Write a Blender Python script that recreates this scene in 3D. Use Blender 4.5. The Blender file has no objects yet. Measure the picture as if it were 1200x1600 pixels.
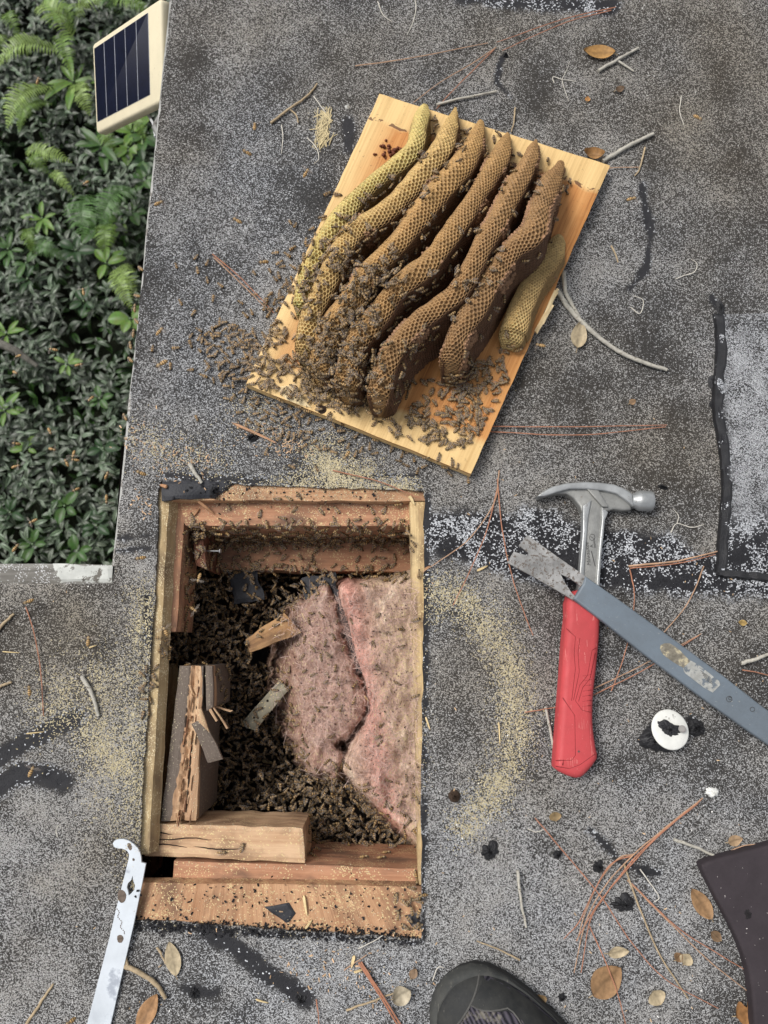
import bpy, bmesh, math, random
import numpy as np
from mathutils import Vector, Matrix, Euler, noise as mnoise
from mathutils.bvhtree import BVHTree
from mathutils.geometry import delaunay_2d_cdt

random.seed(11)
rng = np.random.default_rng(11)
R = math.radians

# ------------------------------------------------------------------ camera, light, exposure
sc = bpy.context.scene
TILT = R(10.0)
HC = 0.985                     # camera height above the roof surface
FPX = 1177.0                   # focal length in pixels of a 1200 x 1600 frame
cam_d = bpy.data.cameras.new('camera')
cam_d.sensor_fit = 'VERTICAL'
cam_d.sensor_height = 36.0
cam_d.lens = 36.0 * FPX / 1600.0
cam_d.clip_start = 0.02
cam_d.clip_end = 200.0
cam = bpy.data.objects.new('camera', cam_d)
sc.collection.objects.link(cam)
cam.location = (0, 0, HC)
cam.rotation_euler = (TILT, 0, 0)
cam_d.dof.use_dof = True
cam_d.dof.focus_distance = 0.99
cam_d.dof.aperture_fstop = 7.5
sc.camera = cam

SUN_DIR = Vector((-0.50, 0.26, 0.86)).normalized()      # towards the sun
world = bpy.data.worlds.new('World')
sc.world = world
world.use_nodes = True
wn = world.node_tree
sky = wn.nodes.new('ShaderNodeTexSky')
sky.sky_type = 'NISHITA'
sky.sun_disc = False
sky.sun_elevation = math.asin(SUN_DIR.z)
sky.sun_rotation = math.atan2(SUN_DIR.x, SUN_DIR.y)
sky.air_density = 1.0
sky.dust_density = 3.0
hs = wn.nodes.new('ShaderNodeHueSaturation')           # overcast: nearly neutral sky
hs.inputs['Saturation'].default_value = 0.28
bg = wn.nodes['Background']
bg.inputs['Strength'].default_value = 0.105
wn.links.new(sky.outputs[0], hs.inputs['Color'])
wn.links.new(hs.outputs[0], bg.inputs['Color'])
sun_d = bpy.data.lights.new('sun', 'SUN')
sun_d.energy = 2.0
sun_d.angle = R(24)
sun_d.color = (1.0, 0.965, 0.91)
sun = bpy.data.objects.new('sun', sun_d)
sc.collection.objects.link(sun)
sun.rotation_euler = SUN_DIR.to_track_quat('Z', 'Y').to_euler()
vs = sc.view_settings
vs.view_transform = 'Standard'
vs.look = 'None'
vs.gamma = 1.0
vs.use_curve_mapping = False
vs.exposure = 0.52

# ------------------------------------------------------------------ helpers
CT, ST = math.cos(TILT), math.sin(TILT)

def P(px, py, z=0.0):
    """point of the place at height z that the photograph shows at (px, py)"""
    dx, dy = (px - 600) / FPX, (800 - py) / FPX
    d = (dx, dy * CT + ST, dy * ST - CT)
    t = (z - HC) / d[2]
    return Vector((d[0] * t, d[1] * t, z))

def to_px(x, y, z=0.0):
    z = np.asarray(z) - HC
    yc = y * CT + z * ST
    zc = y * ST - z * CT
    return 600 + FPX * x / zc, 800 - FPX * yc / zc

def ray(px, py):
    dx, dy = (px - 600) / FPX, (800 - py) / FPX
    return Vector((dx, dy * CT + ST, dy * ST - CT)).normalized()

def hash2(ix, iy, seed):
    h = (ix.astype(np.int64) * 374761393 + iy.astype(np.int64) * 668265263 + seed * 974711) & 0x7fffffff
    h = ((h ^ (h >> 13)) * 1274126177) & 0x7fffffff
    return ((h ^ (h >> 16)) & 0xffff) / 65535.0

def vnoise(x, y, seed=0):
    x = np.asarray(x, float); y = np.asarray(y, float)
    ix, iy = np.floor(x), np.floor(y)
    fx, fy = x - ix, y - iy
    fx, fy = fx * fx * (3 - 2 * fx), fy * fy * (3 - 2 * fy)
    a = hash2(ix, iy, seed); b = hash2(ix + 1, iy, seed)
    c = hash2(ix, iy + 1, seed); d = hash2(ix + 1, iy + 1, seed)
    return (a * (1 - fx) + b * fx) * (1 - fy) + (c * (1 - fx) + d * fx) * fy

def fbm(x, y, seed=0, octv=4):
    s, a, t = 0, 0.5, 0
    for k in range(octv):
        s = s + a * vnoise(x * 2 ** k, y * 2 ** k, seed + k * 7)
        t += a; a *= 0.55
    return s / t

def sstep(a, b, x):
    t = np.clip((x - a) / (b - a), 0, 1)
    return t * t * (3 - 2 * t)

def seg_dist(px, py, pts):
    d = np.full(np.shape(px), 1e9)
    for (ax, ay), (bx, by) in zip(pts[:-1], pts[1:]):
        vx, vy = bx - ax, by - ay
        t = np.clip(((px - ax) * vx + (py - ay) * vy) / (vx * vx + vy * vy + 1e-9), 0, 1)
        d = np.minimum(d, np.hypot(px - ax - t * vx, py - ay - t * vy))
    return d

def in_poly(px, py, poly):
    px = np.asarray(px, float); py = np.asarray(py, float)
    ins = np.zeros(np.shape(px), bool)
    n = len(poly)
    for i in range(n):
        x0, y0 = poly[i]; x1, y1 = poly[(i + 1) % n]
        c = ((y0 > py) != (y1 > py)) & (px < (x1 - x0) * (py - y0) / (y1 - y0 + 1e-12) + x0)
        ins ^= c
    return ins

def catmull(pts, n):
    pts = [np.array(p, float) for p in pts]
    ext = [2 * pts[0] - pts[1]] + pts + [2 * pts[-1] - pts[-2]]
    out = []
    m = len(pts) - 1
    for k in range(n):
        g = k / (n - 1) * m
        i = min(int(g), m - 1); t = g - i
        a, b, c, d = ext[i:i + 4]
        out.append(0.5 * (2 * b + (c - a) * t + (2 * a - 5 * b + 4 * c - d) * t * t + (3 * b - a - 3 * c + d) * t ** 3))
    return out

def smooth_closed(pts, sub=3):
    pts = [np.array(p, float) for p in pts]
    n = len(pts); out = []
    for i in range(n):
        a, b, c, d = pts[i - 1], pts[i], pts[(i + 1) % n], pts[(i + 2) % n]
        for k in range(sub):
            t = k / sub
            out.append(0.5 * (2 * b + (c - a) * t + (2 * a - 5 * b + 4 * c - d) * t * t + (3 * b - a - 3 * c + d) * t ** 3))
    return out

COL = sc.collection.objects
WLOC = {}
SOLID = []          # (verts, faces) of what bees and dust can rest on

def tag(o, label=None, cat=None, group=None, kind=None):
    if label: o['label'] = label
    if cat: o['category'] = cat
    if group: o['group'] = group
    if kind: o['kind'] = kind
    return o

def empty(name, loc):
    o = bpy.data.objects.new(name, None)
    o.empty_display_size = 0.02
    o.location = loc
    WLOC[o.name] = Vector(loc)
    COL.link(o)
    return o

def link_mesh(name, me, parent=None, recenter=True, c=None):
    o = bpy.data.objects.new(name, me)
    COL.link(o)
    if c is None: c = Vector((0, 0, 0))
    WLOC[o.name] = c
    if parent is not None:
        o.parent = parent
        o.location = c - WLOC[parent.name]
    else:
        o.location = c
    return o

def mk(name, verts, faces, mat, parent=None, smooth=False, attrs=None, recenter=True, solid=False, midx=None, col=None):
    V = np.array([tuple(v) for v in verts], float) if not isinstance(verts, np.ndarray) else verts.astype(float)
    if solid:
        SOLID.append((V.copy(), [tuple(f) for f in faces]))
    c = Vector((0, 0, 0))
    if recenter:
        lo, hi = V.min(0), V.max(0)
        c = Vector(((lo[0] + hi[0]) / 2, (lo[1] + hi[1]) / 2, lo[2]))
        V = V - np.array(c)
    me = bpy.data.meshes.new(name)
    me.from_pydata([tuple(v) for v in V], [], [tuple(int(i) for i in f) for f in faces])
    mats = mat if isinstance(mat, (list, tuple)) else [mat]
    for m in mats: me.materials.append(m)
    if midx is not None: me.polygons.foreach_set('material_index', np.array(midx, np.int32))
    if smooth: me.polygons.foreach_set('use_smooth', np.ones(len(me.polygons), bool))
    if col is not None:
        a = me.attributes.new('col', 'FLOAT_COLOR', 'POINT')
        cc = np.ones((len(V), 4)); cc[:, :3] = np.array(col)[:, :3] if np.ndim(col) > 1 else col
        a.data.foreach_set('color', cc.ravel())
    for k, arr in (attrs or {}).items():
        arr = np.array(arr, float)
        if arr.shape[1] == 4:
            a = me.attributes.new(k, 'FLOAT_COLOR', 'POINT'); a.data.foreach_set('color', arr.ravel())
        else:
            a = me.attributes.new(k, 'FLOAT_VECTOR', 'POINT'); a.data.foreach_set('vector', arr.ravel())
    me.update()
    return link_mesh(name, me, parent, recenter, c)

def scatter(name, base, Rm, T, colmul, mat, parent=None, recenter=True, jitter=None):
    """join N transformed copies of a small triangle mesh into one mesh. base=(verts, tris, cols, midx)"""
    bv, bt, bc, bm = base
    bv = np.array(bv, float); bt = np.array(bt, np.int64); bc = np.array(bc, float)
    N, nv, nt = len(T), len(bv), len(bt)
    V = (np.einsum('nij,vj->nvi', Rm, bv) + np.array(T)[:, None, :]).reshape(-1, 3)
    F = (bt[None] + (np.arange(N) * nv)[:, None, None]).reshape(-1, 3)
    Cc = np.ones((N, nv, 4)); Cc[:, :, :3] = np.clip(bc[None] * np.array(colmul)[:, None, :], 0, 1)
    c = Vector((0, 0, 0))
    if recenter:
        lo, hi = V.min(0), V.max(0)
        c = Vector(((lo[0] + hi[0]) / 2, (lo[1] + hi[1]) / 2, lo[2])); V = V - np.array(c)
    me = bpy.data.meshes.new(name)
    me.vertices.add(len(V)); me.vertices.foreach_set('co', V.ravel())
    me.loops.add(F.size); me.loops.foreach_set('vertex_index', F.ravel().astype(np.int32))
    me.polygons.add(len(F))
    me.polygons.foreach_set('loop_start', np.arange(0, F.size, 3, dtype=np.int32))
    me.polygons.foreach_set('loop_total', np.full(len(F), 3, np.int32))
    mats = mat if isinstance(mat, (list, tuple)) else [mat]
    for m in mats: me.materials.append(m)
    if bm is not None: me.polygons.foreach_set('material_index', np.tile(np.array(bm, np.int32), N))
    me.update(calc_edges=True)
    a = me.attributes.new('col', 'FLOAT_COLOR', 'POINT'); a.data.foreach_set('color', Cc.ravel())
    me.validate()
    return link_mesh(name, me, parent, recenter, c)

def frames(normal, ang, scale):
    """rotation*scale matrices: local z along normal, local x turned by ang"""
    n = np.array(normal, float); n /= np.linalg.norm(n, axis=1)[:, None]
    ref = np.stack([np.cos(ang), np.sin(ang), np.zeros_like(ang)], 1)
    x = ref - n * np.sum(ref * n, 1)[:, None]
    x /= np.maximum(np.linalg.norm(x, axis=1)[:, None], 1e-6)
    y = np.cross(n, x)
    return np.stack([x, y, n], 2) * np.asarray(scale)[:, None, None]

# ---- shapes
def slab_geo(quad, z, thick, nu, nv, rough=0.0, seed=0, axis='u', bev=0.0015, shift=None, dz=None):
    c = [P(q[0], q[1], q[2] if len(q) > 2 else z) for q in quad]
    Lu = ((c[1] - c[0]).length + (c[2] - c[3]).length) / 2
    Lv = ((c[3] - c[0]).length + (c[2] - c[1]).length) / 2
    verts, grain = [], []
    off = random.random() * 7
    def g(u, v, w):
        return (u * Lu + off, v * Lv + off * 2, w) if axis == 'u' else (v * Lv + off, u * Lu + off * 2, w)
    mid = (c[0] + c[1] + c[2] + c[3]) / 4
    for j in range(nv + 1):
        for i in range(nu + 1):
            u, v = i / nu, j / nv
            p = (c[0] * (1 - u) + c[1] * u) * (1 - v) + (c[3] * (1 - u) + c[2] * u) * v
            ed = i in (0, nu) or j in (0, nv)
            n = mnoise.noise_vector(p * 45 + Vector((seed * 3.1, 0, 0)))
            if ed:
                p = p + Vector((n.x, n.y, 0)) * rough
                p.z -= bev + abs(n.z) * rough * 0.6
            else:
                p.z += n.z * rough * 0.3
            if dz: p.z += dz(u, v)
            verts.append(p); grain.append(g(u, v, 0))
    faces = []
    W = nu + 1
    for j in range(nv):
        for i in range(nu):
            a = j * W + i
            faces.append((a, a + W, a + W + 1, a + 1))
    loop = [i for i in range(W)] + [j * W + nu for j in range(1, nv + 1)] + [nv * W + i for i in range(nu - 1, -1, -1)] + [j * W for j in range(nv - 1, 0, -1)]
    prev = loop
    rows = 3
    for r in range(1, rows + 1):
        cur = []
        for k in loop:
            p = verts[k].copy()
            w = -thick * r / rows
            n = mnoise.noise_vector(Vector((p.x, p.y, w)) * 60 + Vector((seed, 5, 0)))
            if shift:
                p.x += shift[0] * r / rows; p.y += shift[1] * r / rows
            p = p + Vector((n.x, n.y, 0)) * rough * 0.6
            p.z += w
            cur.append(len(verts)); verts.append(p)
            gg = grain[k]; grain.append((gg[0], gg[1] - w * 0.3, w))
        m = len(loop)
        for k in range(m):
            faces.append((prev[k], prev[(k + 1) % m], cur[(k + 1) % m], cur[k]))
        prev = cur
    faces.append(tuple(reversed(prev)))
    return verts, faces, grain

def slab(name, quad, z, thick, mat, nu=10, nv=6, rough=0.001, axis='u', parent=None, seed=0, shift=None, solid=True, bev=0.0012, dz=None, col=None, extra=None):
    v, f, g = slab_geo(quad, z, thick, nu, nv, rough, seed, axis, bev, shift, dz)
    at = {'grain': g}
    o = mk(name, v, f, mat, parent, attrs=at, solid=solid, col=None)
    return o

def area2(poly):
    return sum(poly[i - 1][0] * poly[i][1] - poly[i][0] * poly[i - 1][1] for i in range(len(poly))) / 2

def pillow_geo(poly, z0, z1, b, n=4):
    poly = [np.array(p[:2], float) for p in poly]
    if area2(poly) < 0: poly = poly[::-1]
    m = len(poly)
    nor = []
    for i in range(m):
        e1 = poly[i] - poly[i - 1]; e2 = poly[(i + 1) % m] - poly[i]
        e1 = e1 / (np.linalg.norm(e1) + 1e-9); e2 = e2 / (np.linalg.norm(e2) + 1e-9)
        q = np.array([-e1[1] - e2[1], e1[0] + e2[0]])
        l = np.linalg.norm(q) + 1e-9
        k = min(1.6, 2.0 / max(l, 0.4)) 
        nor.append(q / l * k)
    V, F = [], []
    def ring(ins, z):
        s = len(V)
        for p, q in zip(poly, nor): V.append((p[0] + q[0] * ins, p[1] + q[1] * ins, z))
        return s
    rs = [ring(b * 0.3, z0), ring(0, z0 + min(b * 0.3, (z1 - z0) * 0.3))]
    for k in range(n + 1):
        a = math.pi / 2 * k / n
        rs.append(ring(b * (1 - math.cos(a)), z1 - b + b * math.sin(a)))
    for s, t in zip(rs[:-1], rs[1:]):
        for i in range(m):
            j = (i + 1) % m
            F.append((s + i, s + j, t + j, t + i))
    F.append(tuple(rs[-1] + i for i in range(m)))
    F.append(tuple(rs[0] + i for i in reversed(range(m))))
    return V, F

def tri_caps(V, F):
    bm = bmesh.new()
    vs_ = [bm.verts.new(v) for v in V]
    for f in F:
        try: bm.faces.new([vs_[i] for i in f])
        except ValueError: pass
    bmesh.ops.triangulate(bm, faces=[f for f in bm.faces if len(f.verts) > 4])
    bm.verts.index_update()
    VV = [v.co.copy() for v in bm.verts]; FF = [[v.index for v in f.verts] for f in bm.faces]
    bm.free()
    return VV, FF

def pillow(name, px_poly, zref, z0, z1, b, mat, parent=None, smooth_sub=0, warp=None, n=4, solid=True, smooth=True, col=None):
    pts = smooth_closed(px_poly, smooth_sub) if smooth_sub else px_poly
    poly = [P(p[0], p[1], zref(p[0], p[1]) if callable(zref) else zref) for p in pts]
    V, F = pillow_geo(poly, z0, z1, b, n)
    V, F = tri_caps(V, F)
    if warp: V = [warp(Vector(v)) for v in V]
    o = mk(name, V, F, mat, parent, smooth=False, solid=solid, col=col)
    if smooth: shade(o.data)
    return o

def shade(me, ang=R(42)):
    me.polygons.foreach_set('use_smooth', np.ones(len(me.polygons), bool))
    bm = bmesh.new(); bm.from_mesh(me)
    for e in bm.edges:
        if len(e.link_faces) == 2:
            try: e.smooth = e.calc_face_angle() < ang
            except ValueError: pass
    bm.to_mesh(me); bm.free()

def plate(name, outline, holes, mat, warp, th, parent=None, solid=True):
    """flat plate with real holes; 2D points in, warp maps (x, y, z offset) to the place"""
    outline = [tuple(p[:2]) for p in outline]; holes = [[tuple(p[:2]) for p in h] for h in holes]
    pts = [Vector(p[:2]) for p in outline]; edges = [(i, (i + 1) % len(outline)) for i in range(len(outline))]
    for h in holes:
        s = len(pts); pts += [Vector(p[:2]) for p in h]; edges += [(s + i, s + (i + 1) % len(h)) for i in range(len(h))]
    v2, e2, f2, *_ = delaunay_2d_cdt(pts, edges, [], 1, 1e-7)
    tris = []
    for f in f2:
        cx = sum(v2[i].x for i in f) / 3; cy = sum(v2[i].y for i in f) / 3
        if in_poly(cx, cy, outline) and not any(in_poly(cx, cy, h) for h in holes): tris.append(list(f))
    n = len(v2)
    V = [warp(Vector((p.x, p.y, 0))) for p in v2] + [warp(Vector((p.x, p.y, -th))) for p in v2]
    F = [t for t in tris] + [[i + n for i in reversed(t)] for t in tris]
    cnt = {}
    for t in tris:
        for a, b in zip(t, t[1:] + t[:1]): cnt[(a, b)] = 1
    for (a, b) in list(cnt):
        if (b, a) not in cnt: F.append([b, a, a + n, b + n])
    return mk(name, V, F, mat, parent, solid=solid)

def tube_geo(pts, rad, sides=5):
    pts = [Vector(p) for p in pts]
    V, F = [], []
    n = len(pts)
    for i, p in enumerate(pts):
        t = (pts[min(i + 1, n - 1)] - pts[max(i - 1, 0)]).normalized()
        a = t.cross(Vector((0, 0, 1)))
        if a.length < 1e-4: a = Vector((1, 0, 0))
        a.normalize(); b = a.cross(t)
        r = rad[i] if hasattr(rad, '__len__') else rad
        for k in range(sides):
            th = 2 * math.pi * k / sides
            V.append(p + (a * math.cos(th) + b * math.sin(th)) * r)
    for i in range(n - 1):
        for k in range(sides):
            q = (k + 1) % sides
            F.append((i * sides + k, i * sides + q, (i + 1) * sides + q, (i + 1) * sides + k))
    F.append(tuple(reversed(range(sides)))); F.append(tuple((n - 1) * sides + k for k in range(sides)))
    return V, F

def loft_geo(sections):
    n = len(sections[0]); V, F = [], []
    for s in sections: V += [Vector(p) for p in s]
    for i in range(len(sections) - 1):
        for k in range(n):
            q = (k + 1) % n
            F.append((i * n + k, i * n + q, (i + 1) * n + q, (i + 1) * n + k))
    F.append(tuple(reversed(range(n)))); F.append(tuple((len(sections) - 1) * n + k for k in range(n)))
    return V, F

# ---- materials
class Mat:
    def __init__(s, name, rough=0.7, spec=0.3, metal=0.0):
        s.m = bpy.data.materials.new(name); s.m.use_nodes = True
        s.t = s.m.node_tree; s.b = s.t.nodes['Principled BSDF']
        s.b.inputs['Roughness'].default_value = rough
        s.b.inputs['Specular IOR Level'].default_value = spec
        s.b.inputs['Metallic'].default_value = metal
    def n(s, typ, ins=None, **pr):
        nd = s.t.nodes.new('ShaderNode' + typ)
        for k, v in pr.items(): setattr(nd, k, v)
        for k, v in (ins or {}).items():
            if hasattr(v, 'is_output') or isinstance(v, bpy.types.NodeSocket): s.t.links.new(v, nd.inputs[k])
            else: nd.inputs[k].default_value = v
        return nd
    def l(s, a, b): s.t.links.new(a, b)
    def math(s, op, a, b=0.0, clamp=False):
        nd = s.t.nodes.new('ShaderNodeMath'); nd.operation = op; nd.use_clamp = clamp
        for i, v in enumerate((a, b)):
            if isinstance(v, bpy.types.NodeSocket): s.l(v, nd.inputs[i])
            else: nd.inputs[i].default_value = v
        return nd.outputs[0]
    def mix(s, f, a, b, mode='MIX'):
        nd = s.t.nodes.new('ShaderNodeMix'); nd.data_type = 'RGBA'; nd.blend_type = mode
        for i, v in ((0, f), (6, a), (7, b)):
            if isinstance(v, bpy.types.NodeSocket): s.l(v, nd.inputs[i])
            else: nd.inputs[i].default_value = (v if i == 0 else (*v[:3], 1))
        return nd.outputs[2]
    def ramp(s, f, stops):
        nd = s.t.nodes.new('ShaderNodeValToRGB')
        e = nd.color_ramp.elements
        while len(e) < len(stops): e.new(0.5)
        for el, (p, c) in zip(e, stops): el.position = p; el.color = (*c[:3], 1)
        s.l(f, nd.inputs[0])
        return nd.outputs[0]
    def noise(s, vec, scale, detail=4, rough=0.55, dim='3D'):
        nd = s.t.nodes.new('ShaderNodeTexNoise'); nd.noise_dimensions = dim
        nd.inputs['Scale'].default_value = scale; nd.inputs['Detail'].default_value = detail
        nd.inputs['Roughness'].default_value = rough
        if vec is not None: s.l(vec, nd.inputs['Vector'])
        return nd.outputs[0]
    def attr(s, name):
        nd = s.t.nodes.new('ShaderNodeAttribute'); nd.attribute_name = name
        return nd
    def objco(s): return s.t.nodes.new('ShaderNodeTexCoord').outputs['Object']
    def pos(s): return s.t.nodes.new('ShaderNodeNewGeometry').outputs['Position']
    def scalev(s, vec, v):
        nd = s.t.nodes.new('ShaderNodeVectorMath'); nd.operation = 'MULTIPLY'
        s.l(vec, nd.inputs[0]); nd.inputs[1].default_value = v
        return nd.outputs[0]
    def color(s, c):
        if isinstance(c, bpy.types.NodeSocket): s.l(c, s.b.inputs['Base Color'])
        else: s.b.inputs['Base Color'].default_value = (*c, 1)
    def bump(s, h, dist=0.001, strength=1.0):
        nd = s.t.nodes.new('ShaderNodeBump'); nd.inputs['Distance'].default_value = dist
        nd.inputs['Strength'].default_value = strength
        s.l(h, nd.inputs['Height']); s.l(nd.outputs[0], s.b.inputs['Normal'])

def wood_mat(name, light, dark, stain=None, across=70, grit=0.25, gritcol=(0.6, 0.47, 0.25), paint=None):
    m = Mat(name, 0.75, 0.2)
    g = m.attr('grain').outputs['Vector']
    n1 = m.noise(m.scalev(g, (3.5, across * 2.6, across * 2.6)), 1.0, 5, 0.7)
    n0 = m.noise(m.scalev(g, (1.6, across * 0.55, across * 0.55)), 1.0, 4, 0.6)
    nb = m.noise(g, 24, 4, 0.6)
    f = m.math('ADD', m.math('ADD', m.math('MULTIPLY', n1, 0.42), m.math('MULTIPLY', n0, 0.36)), m.math('MULTIPLY', nb, 0.22))
    c = m.ramp(f, [(0.36, dark), (0.56, light)])
    if stain:
        n2 = m.noise(m.scalev(g, (14, 30, 30)), 1.0, 5, 0.6)
        c = m.mix(m.math('MULTIPLY', m.ramp(n2, [(0.47, (0, 0, 0)), (0.66, (1, 1, 1))]), 0.85), c, stain)
    if grit:
        v = m.n('TexVoronoi', {'Vector': g, 'Scale': 800.0}).outputs['Color']
        sep = m.n('SeparateColor', {'Color': v}).outputs[0]
        n3 = m.noise(g, 28, 3)
        hit = m.math('LESS_THAN', sep, m.math('MULTIPLY', m.math('SUBTRACT', n3, 0.42, True), grit * 4))
        c = m.mix(hit, c, gritcol)
    m.color(c)
    m.bump(n1, 0.0014, 0.9)
    return m.m

def simple(name, c, rough=0.7, spec=0.3, metal=0.0, var=0.25, scale=60, bump=0.0003, c2=None, wear=None):
    m = Mat(name, rough, spec, metal)
    o = m.objco()
    n = m.noise(o, scale, 5, 0.65)
    cc = m.ramp(n, [(0.3, tuple(x * (1 - var) for x in c)), (0.7, c2 or tuple(min(1, x * (1 + var)) for x in c))])
    if wear:
        n2 = m.noise(o, wear[1], 6, 0.7)
        cc = m.mix(m.ramp(n2, [(wear[2], (0, 0, 0)), (wear[2] + 0.05, (1, 1, 1))]), cc, wear[0])
    m.color(cc)
    if bump: m.bump(m.noise(o, scale * 6, 4), bump, 0.8)
    return m.m

def attr_mat(name, rough=0.6, spec=0.3, var=0.2, scale=400, trans=0.0):
    m = Mat(name, rough, spec)
    a = m.attr('col').outputs['Color']
    n = m.noise(m.objco(), scale, 3)
    c = m.mix(1.0, a, m.ramp(n, [(0.3, (1 - var,) * 3), (0.7, (1, 1, 1))]), 'MULTIPLY')
    m.color(c)
    if trans:
        tr = m.n('BsdfTranslucent', {'Color': c})
        mx = m.n('MixShader', {0: trans, 1: m.b.outputs[0], 2: tr.outputs[0]})
        m.l(mx.outputs[0], m.t.nodes['Material Output'].inputs['Surface'])
    return m.m

def worn(name, c, rough, spec, metal, dirt, scratch, dscale=14, sdir=(600, 30, 60), samt=0.62):
    """painted or moulded surface with blotchy grime and fine scratches"""
    m = Mat(name, rough, spec, metal)
    o = m.objco()
    a = m.noise(o, dscale, 6, 0.7); b = m.noise(o, 260, 4, 0.7); s_ = m.noise(m.scalev(o, sdir), 1.0, 3, 0.6); g = m.noise(o, 45, 4, 0.7)
    cc = m.mix(m.math('MULTIPLY', m.ramp(a, [(0.40, (0, 0, 0)), (0.72, (1, 1, 1))]), 0.55), c, dirt)
    cc = m.mix(m.math('MULTIPLY', m.ramp(b, [(0.60, (0, 0, 0)), (0.70, (1, 1, 1))]), 0.30), cc, dirt)
    k = m.math('MULTIPLY', m.math('GREATER_THAN', s_, samt), m.math('GREATER_THAN', g, 0.52))
    cc = m.mix(m.math('MULTIPLY', k, 0.55), cc, scratch)
    m.color(cc); m.bump(b, 0.0003, 0.8)
    m.l(m.math('ADD', rough, m.math('MULTIPLY', m.math('SUBTRACT', a, 0.5), 0.5)), m.b.inputs['Roughness'])
    return m.m

# ------------------------------------------------------------------ roof covering: fields of wear on the sheet
EDGE_A, EDGE_B = (267, 0), (178, 884)                   # outer roof edge running away from the viewer
STEP_A, STEP_B = (0, 912), (178, 912)                   # roof edge along the inner corner
HOLE = [(249, 752), (663, 767), (657, 1468), (210, 1438), (243, 915)]
BAND = [(655, 806), (740, 796), (800, 800), (838, 788), (900, 812), (960, 828), (1040, 834), (1110, 868), (1300, 890),
        (1300, 942), (960, 926), (820, 912), (720, 878), (655, 862)]

def poly_sd(px, py, poly):
    d = seg_dist(px, py, list(poly) + [poly[0]])
    return np.where(in_poly(px, py, poly), -d, d)

def blob(px, py, cx, cy, rx, ry):
    return np.exp(-((px - cx) / rx) ** 2 - ((py - cy) / ry) ** 2)

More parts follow.
